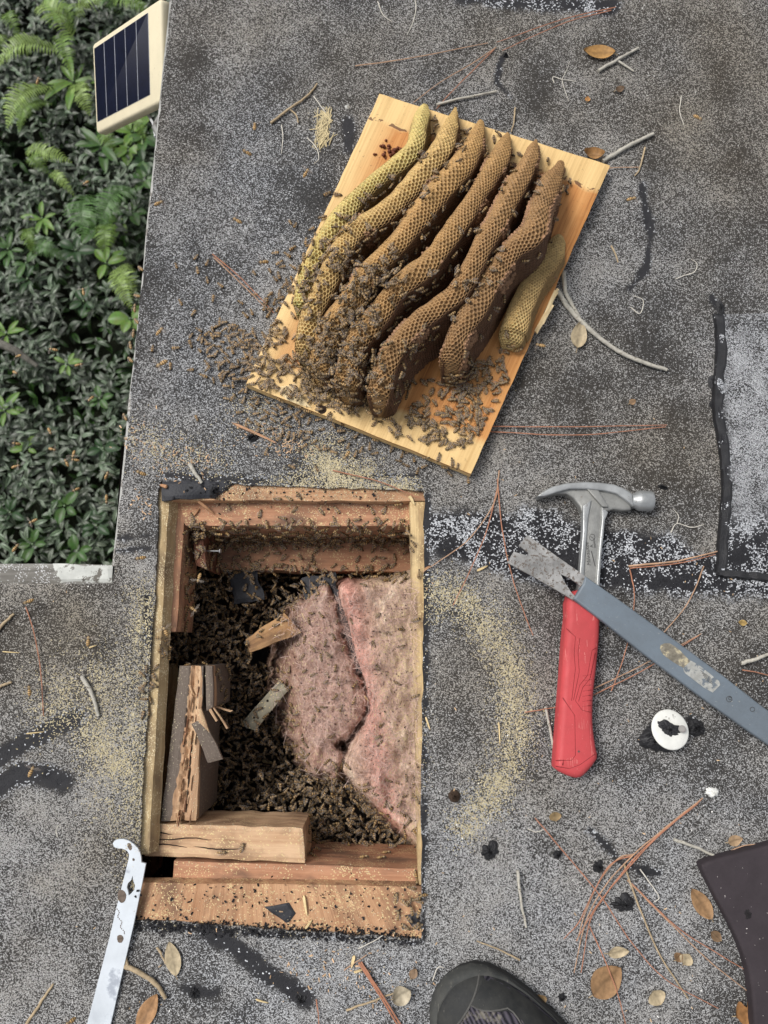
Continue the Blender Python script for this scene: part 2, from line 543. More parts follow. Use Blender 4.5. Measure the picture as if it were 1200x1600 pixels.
def fields(px, py):
    n1 = fbm(px / 60, py / 60, 3); n2 = fbm(px / 150, py / 150, 17); n3 = fbm(px / 22, py / 22, 31); n4 = fbm(px / 34, py / 34, 77, 5)
    j = (n3 - 0.5) * 26
    tar = sstep(9, -9, poly_sd(px, py, BAND) + j)
    streak = np.zeros_like(px)
    lines = [([(322, 1452), (370, 1482), (420, 1522), (478, 1558)], 20), ([(-20, 1192), (55, 1152), (120, 1118)], 19),
             ([(-20, 1240), (40, 1204), (98, 1220)], 23), ([(720, -6), (960, 12)], 15.5), ([(1003, 290), (1016, 370), (1010, 420), (985, 450)], 7),
             ([(922, 1298), (950, 1325), (972, 1352), (1030, 1366)], 6), ([(783, 90), (778, 130), (798, 152)], 5), ([(175, 842), (236, 838)], 4),
             ([(175, 861), (236, 856)], 5), ([(668, 775), (664, 1000), (662, 1470)], 6), ([(1112, 466), (1128, 494)], 6), ([(1085, 1128), (1084, 1142)], 12),
             ([(1018, 1150), (1040, 1162)], 12), ([(230, 930), (232, 1010)], 7), ([(290, 1544), (338, 1550)], 9), ([(210, 1445), (440, 1460), (660, 1474)], 5),
             ([(545, 190), (545, 235)], 12), ([(1000, 1362), (1022, 1364)], 8), ([(255, 742), (420, 752)], 7), ([(425, 746), (655, 742)], 4)]
    for pts, w in lines:
        t_ = sstep(w * 1.15, w * 0.45, seg_dist(px, py, pts) + j * 0.5)
        streak = np.maximum(streak, t_ * (0.35 if w == 15.5 else 1.0)); tar = np.maximum(tar, t_)
    white = 0.05 * sstep(700, 1200, py) + 0.42 + 0.62 * (n1 - 0.5) + 0.62 * (n2 - 0.5) + 0.40 * (n4 - 0.5)
    for cx, cy, rx, ry, a in [(330, 470, 120, 220, .10), (320, 90, 90, 90, .05), (610, 60, 130, 60, .10), (1000, 600, 170, 170, -.14), (860, 660, 90, 80, .06), (1000, 1080, 230, 170, -.14),
                              (720, 1150, 80, 300, .0), (760, 1420, 260, 170, .17), (950, 1480, 230, 130, .12), (90, 1330, 130, 120, .18), (90, 1540, 150, 110, .14), (560, 1540, 220, 80, .12),
                              (60, 905, 120, 28, .20), (205, 880, 40, 40, .25), (215, 800, 50, 90, .18), (700, 700, 120, 50, .12), (100, 1010, 120, 80, -.12), (1050, 250, 200, 200, .02),
                              (480, 300, 110, 70, -.07), (440, 110, 110, 60, -.10), (1000, 60, 220, 60, -.08), (220, 420, 30, 300, -.10), (1100, 1440, 90, 90, .12), (1060, 780, 60, 40, -.05)]:
        white = white + a * blob(px, py, cx, cy, rx, ry)
    grime = 0.34 + 0.8 * (fbm(px / 190, py / 190, 51) - 0.5) + 0.45 * (n1 - 0.5) + 0.14 * sstep(6, -6, py - 258 - (px - 300) * 0.01 + j * 0.3)
    for cx, cy, rx, ry, a in [(1020, 170, 260, 230, .20), (110, 1040, 130, 140, .45), (160, 1200, 80, 100, .3), (600, 40, 300, 60, .1), (1040, 720, 120, 60, .25), (900, 1080, 220, 170, .12), (760, 1000, 120, 200, .15),
                              (480, 300, 200, 200, -.25), (300, 600, 120, 200, -.2), (500, 1540, 500, 70, -.15), (980, 520, 120, 120, -.1), (180, 1330, 60, 60, .25)]:
        grime = grime + a * blob(px, py, cx, cy, rx, ry)
    dust = np.zeros_like(px)
    for pts, w, a in [([(690, 925), (740, 955), (785, 1010), (805, 1075), (808, 1140), (795, 1200), (768, 1250), (735, 1290)], 26, .55), ([(505, 712), (500, 740), (560, 752)], 30, .8),
                      ([(440, 752), (640, 762)], 14, .6), ([(165, 1150), (185, 1190)], 42, .55), ([(100, 1100), (190, 1060), (200, 1240)], 46, .3), ([(225, 930), (216, 1400)], 22, .35),
                      ([(680, 960), (690, 920)], 16, .35), ([(390, 640), (470, 690)], 30, .15), ([(200, 690), (330, 720)], 26, .2), ([(505, 180), (500, 225)], 9, .4)]:
        dust = np.maximum(dust, a * np.exp(-(seg_dist(px, py, pts) / w) ** 2))
    return np.stack([np.clip(tar, 0, 1), np.clip(white, 0.03, 0.92) * (1 - 0.97 * streak), np.clip(grime, 0, 1), np.clip(dust * (0.25 + 1.5 * np.clip(fbm(px / 26, py / 26, 91, 3) - 0.12, 0, 1)), 0, 1)], -1)

def roof_material():
    m = Mat('mineral_roofing', 0.85, 0.25)
    o = m.pos()
    at = m.attr('wear'); sep = m.n('SeparateColor', {'Color': at.outputs['Color']})
    tar, white, grime, dust = sep.outputs[0], sep.outputs[1], sep.outputs[2], at.outputs['Alpha']
    jit = m.n('TexNoise', {'Vector': o, 'Scale': 420.0, 'Detail': 1.0}).outputs['Color']
    jv = m.n('VectorMath', {0: jit, 1: (0.0018, 0.0018, 0.0), 2: o}, operation='MULTIPLY_ADD').outputs[0]
    va = m.n('TexVoronoi', {'Vector': jv, 'Scale': 850.0}, voronoi_dimensions='2D')
    ca = m.n('SeparateColor', {'Color': va.outputs['Color']})
    vb = m.n('TexVoronoi', {'Vector': jv, 'Scale': 500.0}, voronoi_dimensions='2D')
    cb = m.n('SeparateColor', {'Color': vb.outputs['Color']})
    nm = m.noise(o, 190, 3, 0.6)
    thr = m.math('ADD', white, m.math('MULTIPLY', m.math('SUBTRACT', nm, 0.5), 0.5))
    isw = m.math('MULTIPLY', m.math('SUBTRACT', m.math('ADD', thr, 0.10), ca.outputs[0]), 6.0, True)
    edge = m.math('MULTIPLY', m.math('SUBTRACT', 0.66, va.outputs['Distance']), 5.0, True)
    isw = m.math('MULTIPLY', isw, edge)
    wcol = m.mix(ca.outputs[1], (0.27, 0.277, 0.292), (0.66, 0.675, 0.70))
    wcol = m.mix(m.math('MULTIPLY', grime, 0.8), wcol, (0.34, 0.29, 0.21))
    dcol = m.mix(ca.outputs[2], (0.014, 0.014, 0.0145), (0.054, 0.053, 0.053))
    dcol = m.mix(grime, dcol, (0.040, 0.032, 0.022))
    dcol = m.mix(m.math('MULTIPLY', white, 0.25), dcol, (0.13, 0.132, 0.138))
    base = m.mix(isw, dcol, wcol)
    # bare bitumen with sparse larger granules
    nt = m.noise(o, 30, 5, 0.65)
    tthr = m.math('MULTIPLY', m.math('MULTIPLY', m.math('SUBTRACT', nt, 0.39, True), 3.4), m.math('MULTIPLY', white, 3.0, True))
    size = m.math('ADD', 0.34, m.math('MULTIPLY', cb.outputs[2], 0.34))
    ist = m.math('MULTIPLY', m.math('LESS_THAN', cb.outputs[0], tthr), m.math('LESS_THAN', vb.outputs['Distance'], size))
    tcol = m.mix(ist, m.mix(nm, (0.010, 0.010, 0.012), (0.026, 0.026, 0.030)), m.mix(cb.outputs[1], (0.30, 0.31, 0.33), (0.66, 0.68, 0.71)))
    base = m.mix(tar, base, tcol)
    # fine sawdust lodged between the granules
    isd = m.math('LESS_THAN', m.math('FRACT', m.math('MULTIPLY', ca.outputs[1], 7.31)), m.math('MULTIPLY', dust, m.math('ADD', nm, 0.42)))
    base = m.mix(m.math('MULTIPLY', isd, 0.85), base, m.mix(ca.outputs[2], (0.42, 0.35, 0.20), (0.66, 0.58, 0.38)))
    m.color(base)
    hgt = m.math('ADD', m.math('MULTIPLY', m.math('SUBTRACT', 1.0, va.outputs['Distance']), m.math('ADD', 0.35, isw)), m.math('MULTIPLY', m.noise(o, 25, 4), 1.5))
    m.bump(hgt, 0.0011, 0.75)
    rg = m.math('SUBTRACT', 0.9, m.math('MULTIPLY', tar, 0.28))
    m.l(rg, m.b.inputs['Roughness'])
    return m.m
M_ROOF = roof_material()

def axis_pts(lo, hi, step, far):
    a = list(np.arange(lo, hi + 1e-6, step))
    s = step
    x = a[-1]
    while x < far[1]: s *= 1.16; x += s; a.append(min(x, far[1]))
    s, x = step, a[0]
    while x > far[0]: s *= 1.16; x -= s; a.insert(0, max(x, far[0]))
    return np.array(a)

def build_roof():
    xs = axis_pts(-0.54, 0.60, 0.0042, (-3.5, 3.5)); ys = axis_pts(-0.50, 1.0, 0.0042, (-3.0, 3.2))
    bm = bmesh.new()
    X, Y = np.meshgrid(xs, ys)
    vs_ = [bm.verts.new((x, y, 0)) for x, y in zip(X.ravel(), Y.ravel())]
    W = len(xs)
    ea, eb, sa, sb = P(*EDGE_A), P(*EDGE_B), P(*STEP_A), P(*STEP_B)
    hole_w = [P(*p) for p in HOLE]
    for j in range(len(ys) - 1):
        for i in range(W - 1):
            a = j * W + i
            bm.faces.new((vs_[a], vs_[a + 1], vs_[a + 1 + W], vs_[a + W]))
    def cut(a, b):
        d = (b - a).normalized(); n = Vector((-d.y, d.x, 0))
        bmesh.ops.bisect_plane(bm, geom=bm.verts[:] + bm.edges[:] + bm.faces[:], plane_co=a, plane_no=n, dist=1e-6)
    cut(ea, eb); cut(sa, sb)
    for i in range(5): cut(hole_w[i], hole_w[(i + 1) % 5])
    hw = [(p.x, p.y) for p in hole_w]
    fs = bm.faces[:]
    cen = np.array([f.calc_center_median()[:2] for f in fs])
    de, ds = eb - ea, sb - sa
    left = (de.x * (cen[:, 1] - ea.y) - de.y * (cen[:, 0] - ea.x)) < 0     # outside of the edge
    above = (ds.x * (cen[:, 1] - sa.y) - ds.y * (cen[:, 0] - sa.x)) > 0
    kill = in_poly(cen[:, 0], cen[:, 1], hw) | (left & above)
    bmesh.ops.delete(bm, geom=[f for f, k in zip(fs, kill) if k], context='FACES')
    bm.verts.ensure_lookup_table()
    co = np.array([v.co for v in bm.verts])
    px, py = to_px(co[:, 0], co[:, 1])
    infr = (np.abs(co[:, 0]) < 0.62) & (co[:, 1] > -0.52) & (co[:, 1] < 1.02)
    nx = vnoise(co[:, 0] * 70, co[:, 1] * 70, 5) - 0.5; ny = vnoise(co[:, 0] * 70, co[:, 1] * 70, 9) - 0.5
    z = (fbm(co[:, 0] * 9, co[:, 1] * 9, 2) - 0.5) * 0.006 + (vnoise(co[:, 0] * 120, co[:, 1] * 120, 4) - 0.5) * 0.0008
    seam = sstep(-4, 4, (py - (920 + (px - 660) * 0.028) + (vnoise(px / 15, py / 15, 8) - .5) * 5)) * sstep(640, 670, px)
    z -= 0.0022 * seam
    seam2 = sstep(3, -3, px - (226 - (py - 915) * 0.035) + (vnoise(px / 10, py / 25, 8) - .5) * 5) * sstep(912, 922, py)
    z += 0.002 * seam2
    z *= infr
    for v, a, b, c in zip(bm.verts, nx * infr * 0.0032, ny * infr * 0.0032, z): v.co += Vector((a, b, c))
    be = [e for e in bm.edges if len(e.link_faces) == 1]
    r = bmesh.ops.extrude_edge_only(bm, edges=be)
    for v in [g for g in r['geom'] if isinstance(g, bmesh.types.BMVert)]: v.co.z -= 0.0045
    bm.verts.index_update()
    me = bpy.data.meshes.new('roof')
    bm.to_mesh(me)
    co = np.array([v.co for v in bm.verts])
    px, py = to_px(co[:, 0], co[:, 1])
    fl = fields(px, py)
    a = me.attributes.new('wear', 'FLOAT_COLOR', 'POINT'); a.data.foreach_set('color', fl.ravel())
    SOLID.append((co, [tuple(v.index for v in f.verts) for f in bm.faces]))
    bm.free()
    me.materials.append(M_ROOF)
    me.update()
    o = link_mesh('roof', me)
    tag(o, kind='structure', label='flat roof of grey mineral granule roll roofing with tar patches')
    return o
roof = build_roof()

# ------------------------------------------------------------------ roof edges
M_METAL = simple('weathered_metal', (0.26, 0.26, 0.25), 0.55, 0.5, 0.3, 0.35, 25, 0.0004, wear=((0.12, 0.11, 0.10), 40, 0.55))
M_OLD = wood_mat('weathered_board', (0.20, 0.19, 0.17), (0.06, 0.055, 0.05), (0.36, 0.36, 0.33), 60, 0.35, (0.5, 0.5, 0.5))
M_PAINT = simple('flaking_paint', (0.47, 0.48, 0.45), 0.7, 0.3, 0, 0.2, 30, 0.0006, wear=((0.12, 0.11, 0.095), 70, 0.56))
M_SOIL = simple('soil', (0.010, 0.012, 0.007), 0.95, 0.1, 0, 0.5, 12, 0.01)
M_STUCCO = simple('stucco', (0.55, 0.52, 0.46), 0.9, 0.2, 0, 0.1, 40, 0.003)
def edge_strip(name, a, b, w0, w1, z0, z1, mat, parent, seg=26):
    """strip along world line a-b, from w0 to w1 outward (left of a->b)"""
    d = (b - a).normalized(); n = Vector((-d.y, d.x, 0))
    V, F = [], []
    for i in range(seg + 1):
        p = a.lerp(b, i / seg)
        nz = mnoise.noise(p * 14) * 0.0012
        for w, z in ((w0, z1), (w1 + nz, z1 - 0.0006), (w1 + nz, z0), (w0, z0)):
            q = p + n * w; V.append((q.x, q.y, z + nz * 0.3))
    for i in range(seg):
        for k in range(4):
            q = (k + 1) % 4
            F.append((i * 4 + k, i * 4 + q, i * 4 + 4 + q, i * 4 + 4 + k))
    F += [(0, 3, 2, 1), (seg * 4, seg * 4 + 1, seg * 4 + 2, seg * 4 + 3)]
    g = [(v[1] if abs(d.y) > .5 else v[0], v[0] if abs(d.y) > .5 else v[1], v[2]) for v in V]
    return mk(name, V, F, mat, parent, attrs={'grain': g}, solid=True)
ea, eb = P(*EDGE_A), P(*EDGE_B)
eA = eb + (ea - eb) * 2.2
dn = (eb - ea).normalized()
eb_end = eb - dn * 0.0 + Vector((0, 0, 0))
# outward = left of the direction far -> near is the right hand side; go near -> far
edge_strip('drip_edge', eb_end, eA, -0.012, 0.0040, -0.050, -0.0052, M_METAL, roof, 60)
edge_strip('fascia_board', eb_end + dn * 0.004, eA, -0.040, -0.0135, -0.19, -0.0062, M_OLD, roof, 20)
sl, sr = P(-900, 905), P(178, 911)
V_, F_ = [], []
slab('edge_board', [(-700, 874), (176, 882), (178, 916), (-700, 912)], -0.0055, 0.022, M_OLD, 30, 3, 0.0012, 'u', roof, 3)
slab('paint_patch', [(82, 882.5), (174, 884), (174, 909), (92, 911)], -0.0042, 0.0012, M_PAINT, 16, 5, 0.0024, 'u', roof, 8)
slab('fascia_board', [(-700, 884), (178, 890), (178, 902), (-700, 898)], -0.029, 0.17, M_OLD, 12, 2, 0.0008, 'u', roof, 4)

GZ = -2.55
ground = mk('ground', [(-30, -30, GZ), (30, -30, GZ), (30, 30, GZ), (-30, 30, GZ)], [(0, 1, 2, 3)], M_SOIL, recenter=False)
tag(ground, kind='structure', label='dark soil of the garden bed below the roof')
def boxgeo(lo, hi):
    V = [(x, y, z) for z in (lo[2], hi[2]) for y in (lo[1], hi[1]) for x in (lo[0], hi[0])]
    return V, [(0, 2, 3, 1), (4, 5, 7, 6), (0, 1, 5, 4), (2, 6, 7, 3), (0, 4, 6, 2), (1, 3, 7, 5)]
v_, f_ = boxgeo((0.1, -3.4, GZ), (3.2, 3.4, -0.32))
hw_ = mk('house_wall', v_, f_, M_STUCCO); tag(hw_, 'pale stucco house wall under the roof eave', 'wall', kind='structure')
v_, f_ = boxgeo((-3.2, -3.4, GZ), (0.098, -0.4, -0.32))
hw_ = mk('house_wall', v_, f_, M_STUCCO); tag(hw_, 'pale stucco wall of the wing under the near roof', 'wall', kind='structure')

# ------------------------------------------------------------------ the opening in the roof
M_DARKW = wood_mat('dark_rafter', (0.20, 0.085, 0.05), (0.07, 0.028, 0.018), (0.03, 0.018, 0.014), 70, 0.08)
M_RAFT = wood_mat('rafter_wood', (0.46, 0.245, 0.145), (0.27, 0.125, 0.07), (0.14, 0.085, 0.06), 80, 0.2)
M_PLYO = wood_mat('orange_plywood', (0.49, 0.29, 0.165), (0.29, 0.145, 0.075), (0.15, 0.085, 0.055), 110, 0.2)
M_PLYT = wood_mat('dusty_plywood', (0.50, 0.38, 0.21), (0.30, 0.20, 0.10), (0.20, 0.14, 0.085), 70, 0.3, (0.68, 0.57, 0.36))
M_EDGE = wood_mat('cut_plywood_edge', (0.60, 0.45, 0.24), (0.30, 0.18, 0.08), (0.16, 0.10, 0.06), 160, 0.1)
M_BLOCK = wood_mat('pale_block_wood', (0.58, 0.395, 0.245), (0.38, 0.215, 0.115), (0.17, 0.10, 0.06), 60, 0.15)
M_CHIP = wood_mat('chip_wood', (0.42, 0.25, 0.12), (0.22, 0.11, 0.05), (0.10, 0.06, 0.04), 60, 0.05)
M_SLAT = wood_mat('grey_slat_wood', (0.34, 0.31, 0.23), (0.15, 0.13, 0.09), (0.05, 0.05, 0.04), 50, 0.05)
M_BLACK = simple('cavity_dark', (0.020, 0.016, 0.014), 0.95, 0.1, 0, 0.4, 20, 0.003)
M_TAR = simple('tar', (0.016, 0.016, 0.018), 0.45, 0.4, 0, 0.4, 120, 0.0012, wear=((0.13, 0.13, 0.14), 420, 0.66))
M_TARP = simple('tar_paper', (0.026, 0.027, 0.032), 0.6, 0.3, 0, 0.3, 60, 0.0008, wear=((0.25, 0.25, 0.27), 500, 0.68))
M_GREYP = None

ZF = -0.29
# enclosing cavity: floor and four walls
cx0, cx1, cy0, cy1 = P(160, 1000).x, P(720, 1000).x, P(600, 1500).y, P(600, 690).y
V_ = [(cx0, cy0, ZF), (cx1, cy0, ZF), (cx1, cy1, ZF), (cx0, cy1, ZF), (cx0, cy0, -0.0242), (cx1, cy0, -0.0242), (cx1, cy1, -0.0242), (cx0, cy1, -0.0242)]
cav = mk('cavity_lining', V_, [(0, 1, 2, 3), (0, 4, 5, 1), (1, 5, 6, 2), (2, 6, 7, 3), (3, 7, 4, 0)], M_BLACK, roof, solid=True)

slab('sheathing', [(212, 700), (264, 770), (232, 1336), (150, 1336)], -0.0052, 0.018, M_PLYT, 8, 40, 0.0012, 'v', roof, 1, shift=(0.007, 0))
slab('sheathing', [(240, 720), (720, 728), (720, 783), (262, 781)], -0.0054, 0.017, M_PLYO, 40, 5, 0.0012, 'u', roof, 2, shift=(0, -0.001))
slab('sheathing', [(641, 784), (720, 784), (720, 1375), (655, 1384)], -0.0056, 0.018, M_EDGE, 6, 40, 0.0012, 'v', roof, 5, shift=(-0.001, 0))
slab('sheathing', [(190, 1379), (660, 1386), (720, 1475), (150, 1455)], -0.0053, 0.018, M_PLYO, 44, 8, 0.0010, 'v', roof, 6, shift=(0, 0.001))
slab('rafter', [(268, 772), (668, 772), (642, 821), (290, 821)], -0.0245, 0.135, M_RAFT, 40, 5, 0.0012, 'u', roof, 7)
slab('joist', [(318, 840), (660, 838), (650, 893), (325, 890)], -0.150, 0.05, M_RAFT, 30, 5, 0.0014, 'u', roof, 8)
slab('ledger', [(256, 776), (290, 776), (275, 987), (246, 986)], -0.0246, 0.085, M_RAFT, 4, 22, 0.0012, 'v', roof, 9)
slab('broken_board', [(296, 795), (316, 790), (320, 888), (305, 884)], -0.052, 0.10, M_DARKW, 4, 16, 0.0022, 'v', roof, 10)
slab('rafter', [(200, 1340), (236, 1338), (234, 1372), (200, 1376)], -0.16, 0.06, M_DARKW, 3, 3, 0.001, 'u', roof, 11)
slab('bottom_rafter', [(272, 1346), (664, 1358), (664, 1392), (270, 1378)], -0.0248, 0.115, M_RAFT, 40, 4, 0.0012, 'u', roof, 12)
slab('wall_panel', [(214, 1040), (246, 1040), (238, 1300), (206, 1300)], -0.115, 0.11, M_PLYT, 4, 20, 0.001, 'v', roof, 13)

# loose grey-painted post
def painted_mat():
    m = Mat('grey_painted_wood', 0.65, 0.3)
    g = m.attr('grain').outputs['Vector']; loc = m.attr('loc').outputs['Vector']
    s = m.n('SeparateXYZ', {'Vector': loc})
    n = m.noise(m.scalev(g, (18, 40, 40)), 1.0, 5, 0.65)
    f = m.noise(m.scalev(g, (6, 130, 130)), 1.0, 5, 0.7)
    wood = m.ramp(f, [(0.3, (0.20, 0.11, 0.065)), (0.5, (0.42, 0.26, 0.15)), (0.72, (0.58, 0.42, 0.26))])
    paint = m.mix(m.noise(g, 300, 3), (0.105, 0.080, 0.062), (0.165, 0.132, 0.108))
    k = m.math('ADD', s.outputs[0], m.math('MULTIPLY', m.math('SUBTRACT', n, 0.5), 0.42))
    lo = m.math('ADD', 0.42, m.math('MULTIPLY', s.outputs[1], -0.16))
    hi = m.math('ADD', 0.78, m.math('MULTIPLY', s.outputs[1], 0.40))
    isw = m.math('MULTIPLY', m.math('GREATER_THAN', k, lo), m.math('LESS_THAN', k, hi))
    spl = m.math('GREATER_THAN', m.noise(g, 420, 2), 0.66)
    c = m.mix(isw, m.mix(m.math('MULTIPLY', spl, 0.6), paint, (0.5, 0.42, 0.33)), wood)
    m.color(c); m.bump(m.math('ADD', f, m.math('MULTIPLY', isw, -0.8)), 0.0016, 0.9)
    return m.m
M_GREYP = painted_mat()
def post_piece(name, quad, z, th, parent, seed, nu=10, nv=40, rough=0.0013, dz=None, loc0=(0, 0), loc1=(1, 1)):
    v, f, g = slab_geo(quad, z, th, nu, nv, rough, seed, 'v', 0.001, None, dz)
    W = nu + 1; loc = []
    for k in range(len(v)):
        if k < W * (nv + 1):
            loc.append((loc0[0] + (loc1[0] - loc0[0]) * (k % W) / nu, loc0[1] + (loc1[1] - loc0[1]) * (k // W) / nv, 0))
        else: loc.append((1.6, 0.5, 0))
    return mk(name, v, f, M_GREYP, parent, attrs={'grain': g, 'loc': loc}, solid=True)
post = empty('wooden_post', P(290, 1160, -0.16))
tag(post, 'split grey painted wooden post standing in the roof opening', 'post')
dzf = lambda u, v: -0.007 * math.exp(-((u - (0.66 - 0.1 * v)) / 0.16) ** 2) * (0.6 + 0.8 * mnoise.noise(Vector((u * 9, v * 30, 3))))
post_piece('body', [(281, 1040), (318, 1041), (306, 1283), (251, 1283)], -0.030, 0.12, post, 21, dz=dzf, loc0=(0, 0), loc1=(0.85, 1))
post_piece('split_strip', [(320, 1040), (331, 1041), (333, 1105), (322, 1112)], -0.033, 0.11, post, 22, 3, 12, 0.0012, loc0=(-.3, 0), loc1=(.1, .3))
for q, z in (([(327, 1098), (331, 1100), (356, 1138), (353, 1139)], -0.036), ([(334, 1106), (338, 1104), (364, 1110), (360, 1112)], -0.05), ([(322, 1104), (326, 1102), (340, 1126), (337, 1128)], -0.034), ([(294, 1070), (298, 1070), (304, 1086), (300, 1084)], -0.029)):
    slab('splinter', q, z, 0.003, M_BLOCK, 2, 5, 0.0009, 'v', post, int(q[0][0]))
chip = empty('wood_chip', P(325, 1150, -0.03))
tag(chip, 'grey painted wood sliver leaning on the split post', 'wood chip')
post_piece('painted_face', [(299, 1131, -.024), (317, 1122, -.024), (349, 1186, -.036), (325, 1192, -.036)], -0.024, 0.006, chip, 23, 4, 10, 0.0016, loc0=(-.6, 0), loc1=(-.2, 1))
slab('torn_end', [(307, 1109, -.022), (314, 1108, -.022), (327, 1144, -.0255), (308, 1126, -.0235)], -0.022, 0.004, M_BLOCK, 3, 6, 0.001, 'v', chip, 24)

block = slab('wooden_block', [(229, 1288), (472, 1294), (476, 1348), (226, 1338)], -0.028, 0.088, M_BLOCK, 40, 8, 0.0016, 'u', None, 14)
tag(block, 'short pale two by four block lying across the near end of the opening', 'wood block')
chip2 = slab('wood_scrap', [(384, 998), (444, 958), (470, 988), (390, 1020)], -0.105, 0.016, M_CHIP, 10, 6, 0.0018, 'u', None, 15)
tag(chip2, 'tan broken wood scrap among bees left of the pink insulation', 'wood scrap')
slat = slab('wooden_strip', [(374, 1132), (398, 1142), (452, 1076), (436, 1064)], -0.125, 0.006, M_SLAT, 5, 12, 0.0012, 'v', None, 16)
tag(slat, 'narrow grey wooden slat with dark holes lying among the bees', 'wood strip')
for k, (x, y) in enumerate(((397, 1121), (418, 1095))):
    V, F = tube_geo([P(x, y, -0.126), P(x, y, -0.1242)], 0.0018, 8); mk('nail_hole', V, F, M_BLACK, slat)

# insulation
def insul_mat():
    m = Mat('pink_insulation', 0.95, 0.05)
    p = m.pos()
    w = m.n('VectorMath', {0: p, 1: m.n('TexNoise', {'Vector': p, 'Scale': 16.0, 'Detail': 3.0}).outputs['Color']}, operation='MULTIPLY_ADD')
    w.inputs[2].default_value = (0, 0, 0)
    a = m.noise(m.scalev(p, (70, 34, 50)), 1.0, 9, 0.78)
    b = m.noise(m.scalev(p, (420, 200, 300)), 1.0, 4, 0.7)
    cc = m.attr('col').outputs['Color']
    wsp = m.n('TexNoise', {'Vector': m.scalev(p, (26, 15, 20)), 'Scale': 1.0, 'Detail': 9.0, 'Roughness': 0.72, 'Distortion': 2.2}).outputs[0]
    c = m.mix(1.0, cc, m.ramp(wsp, [(0.33, (0.50, 0.43, 0.40)), (0.44, (0.98, 0.93, 0.91)), (0.53, (1.28, 1.27, 1.27)), (0.66, (1.5, 1.75, 1.85))]), 'MULTIPLY')
    c = m.mix(1.0, c, m.ramp(b, [(0.35, (0.68, 0.64, 0.62)), (0.6, (1.08, 1.08, 1.08))]), 'MULTIPLY')
    v = m.n('SeparateColor', {'Color': m.n('TexVoronoi', {'Vector': p, 'Scale': 520.0}).outputs['Color']})
    d = m.attr('dusty').outputs['Alpha']
    hit = m.math('LESS_THAN', v.outputs[0], m.math('MULTIPLY', d, m.math('ADD', 0.2, m.noise(p, 60, 3))))
    c = m.mix(m.math('MULTIPLY', hit, 0.8), c, (0.72, 0.58, 0.33))
    m.color(c); m.bump(m.math('ADD', m.math('ADD', a, wsp), m.math('MULTIPLY', b, 0.5)), 0.007, 1.0)
    return m.m
M_INS = insul_mat()
def batt(name, poly, z, puff, col, dustf, seed, label, rag=9, soft=6):
    poly = smooth_closed(poly, 4)
    poly = [tuple(p) for p in poly]
    x0, x1 = min(p[0] for p in poly) - 8, max(p[0] for p in poly) + 8
    y0, y1 = min(p[1] for p in poly) - 8, max(p[1] for p in poly) + 8
    xs, ys = np.arange(x0, x1, 3.0), np.arange(y0, y1, 3.0)
    X, Y = np.meshgrid(xs, ys)
    d = -poly_sd(X, Y, poly) + (fbm(X / 14, Y / 14, seed) - 0.5) * rag
    n = (fbm(X / 60, Y / 70, seed + 2, 4) - 0.5) * 0.026 + (fbm(X / 16, Y / 24, seed + 3, 5) - 0.5) * 0.024
    Z = np.where(d > 0, z + puff * (1 - np.exp(-np.maximum(d, 0) / soft)) + n * np.clip(d / 14, 0.25, 1) - 0.075 * np.clip((500 - X) / 75, 0, 1) ** 1.5 * (X < 520), np.maximum(ZF + 0.004, z - 0.01 + d * 0.012))
    V = np.array([tuple(P(a, b, c)) for a, b, c in zip(X.ravel(), Y.ravel(), Z.ravel())])
    W = len(xs); F = []
    for j in range(len(ys) - 1):
        for i in range(W - 1):
            if max(d[j, i], d[j + 1, i + 1], d[j, i + 1], d[j + 1, i]) > -7:
                a = j * W + i; F.append((a, a + W, a + W + 1, a + 1))
    used = sorted({i for f in F for i in f}); mp = {u: k for k, u in enumerate(used)}
    F = [tuple(mp[i] for i in f) for f in F]
    cl = np.array([col(a, b) for a, b in zip(X.ravel(), Y.ravel())])[used]
    du = np.array([(1, 1, 1, dustf(a, b)) for a, b in zip(X.ravel(), Y.ravel())])[used]
    o = mk(name, V[used], F, M_INS, None, True, {'dusty': du}, solid=True, col=cl)
    tag(o, label, 'insulation', 'fibreglass insulation in the opening')
    return o
def colR(x, y):
    s = math.exp(-((x - (545 + (y - 930) * 0.18)) / 26) ** 2)
    return np.array((0.68, 0.51, 0.38)) * (1 - s) + np.array((0.70, 0.37, 0.30)) * s
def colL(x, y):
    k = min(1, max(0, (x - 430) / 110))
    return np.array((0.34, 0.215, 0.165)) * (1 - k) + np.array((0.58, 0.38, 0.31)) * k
batt('insulation_batt', [(530, 918), (560, 908), (610, 904), (680, 898), (690, 1100), (690, 1330), (630, 1300), (590, 1262), (556, 1228), (536, 1200), (550, 1160), (575, 1122), (578, 1098), (562, 1040), (545, 980)], -0.112, 0.024, colR,
     lambda x, y: min(0.95, max(0, (x - 575) / 70) * 0.95) * (0.4 if y > 1170 else 1) * (0.55 if y < 940 else 1), 41, 'bright pink fibreglass batt dusted with sawdust along the right side of the opening')
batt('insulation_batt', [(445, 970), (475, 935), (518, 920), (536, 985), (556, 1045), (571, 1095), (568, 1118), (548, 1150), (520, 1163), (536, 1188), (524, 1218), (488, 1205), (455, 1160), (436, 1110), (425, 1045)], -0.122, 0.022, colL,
     lambda x, y: 0.12, 43, 'dull pink fibreglass batt crawling with bees left of the dark crack', 22, 9)
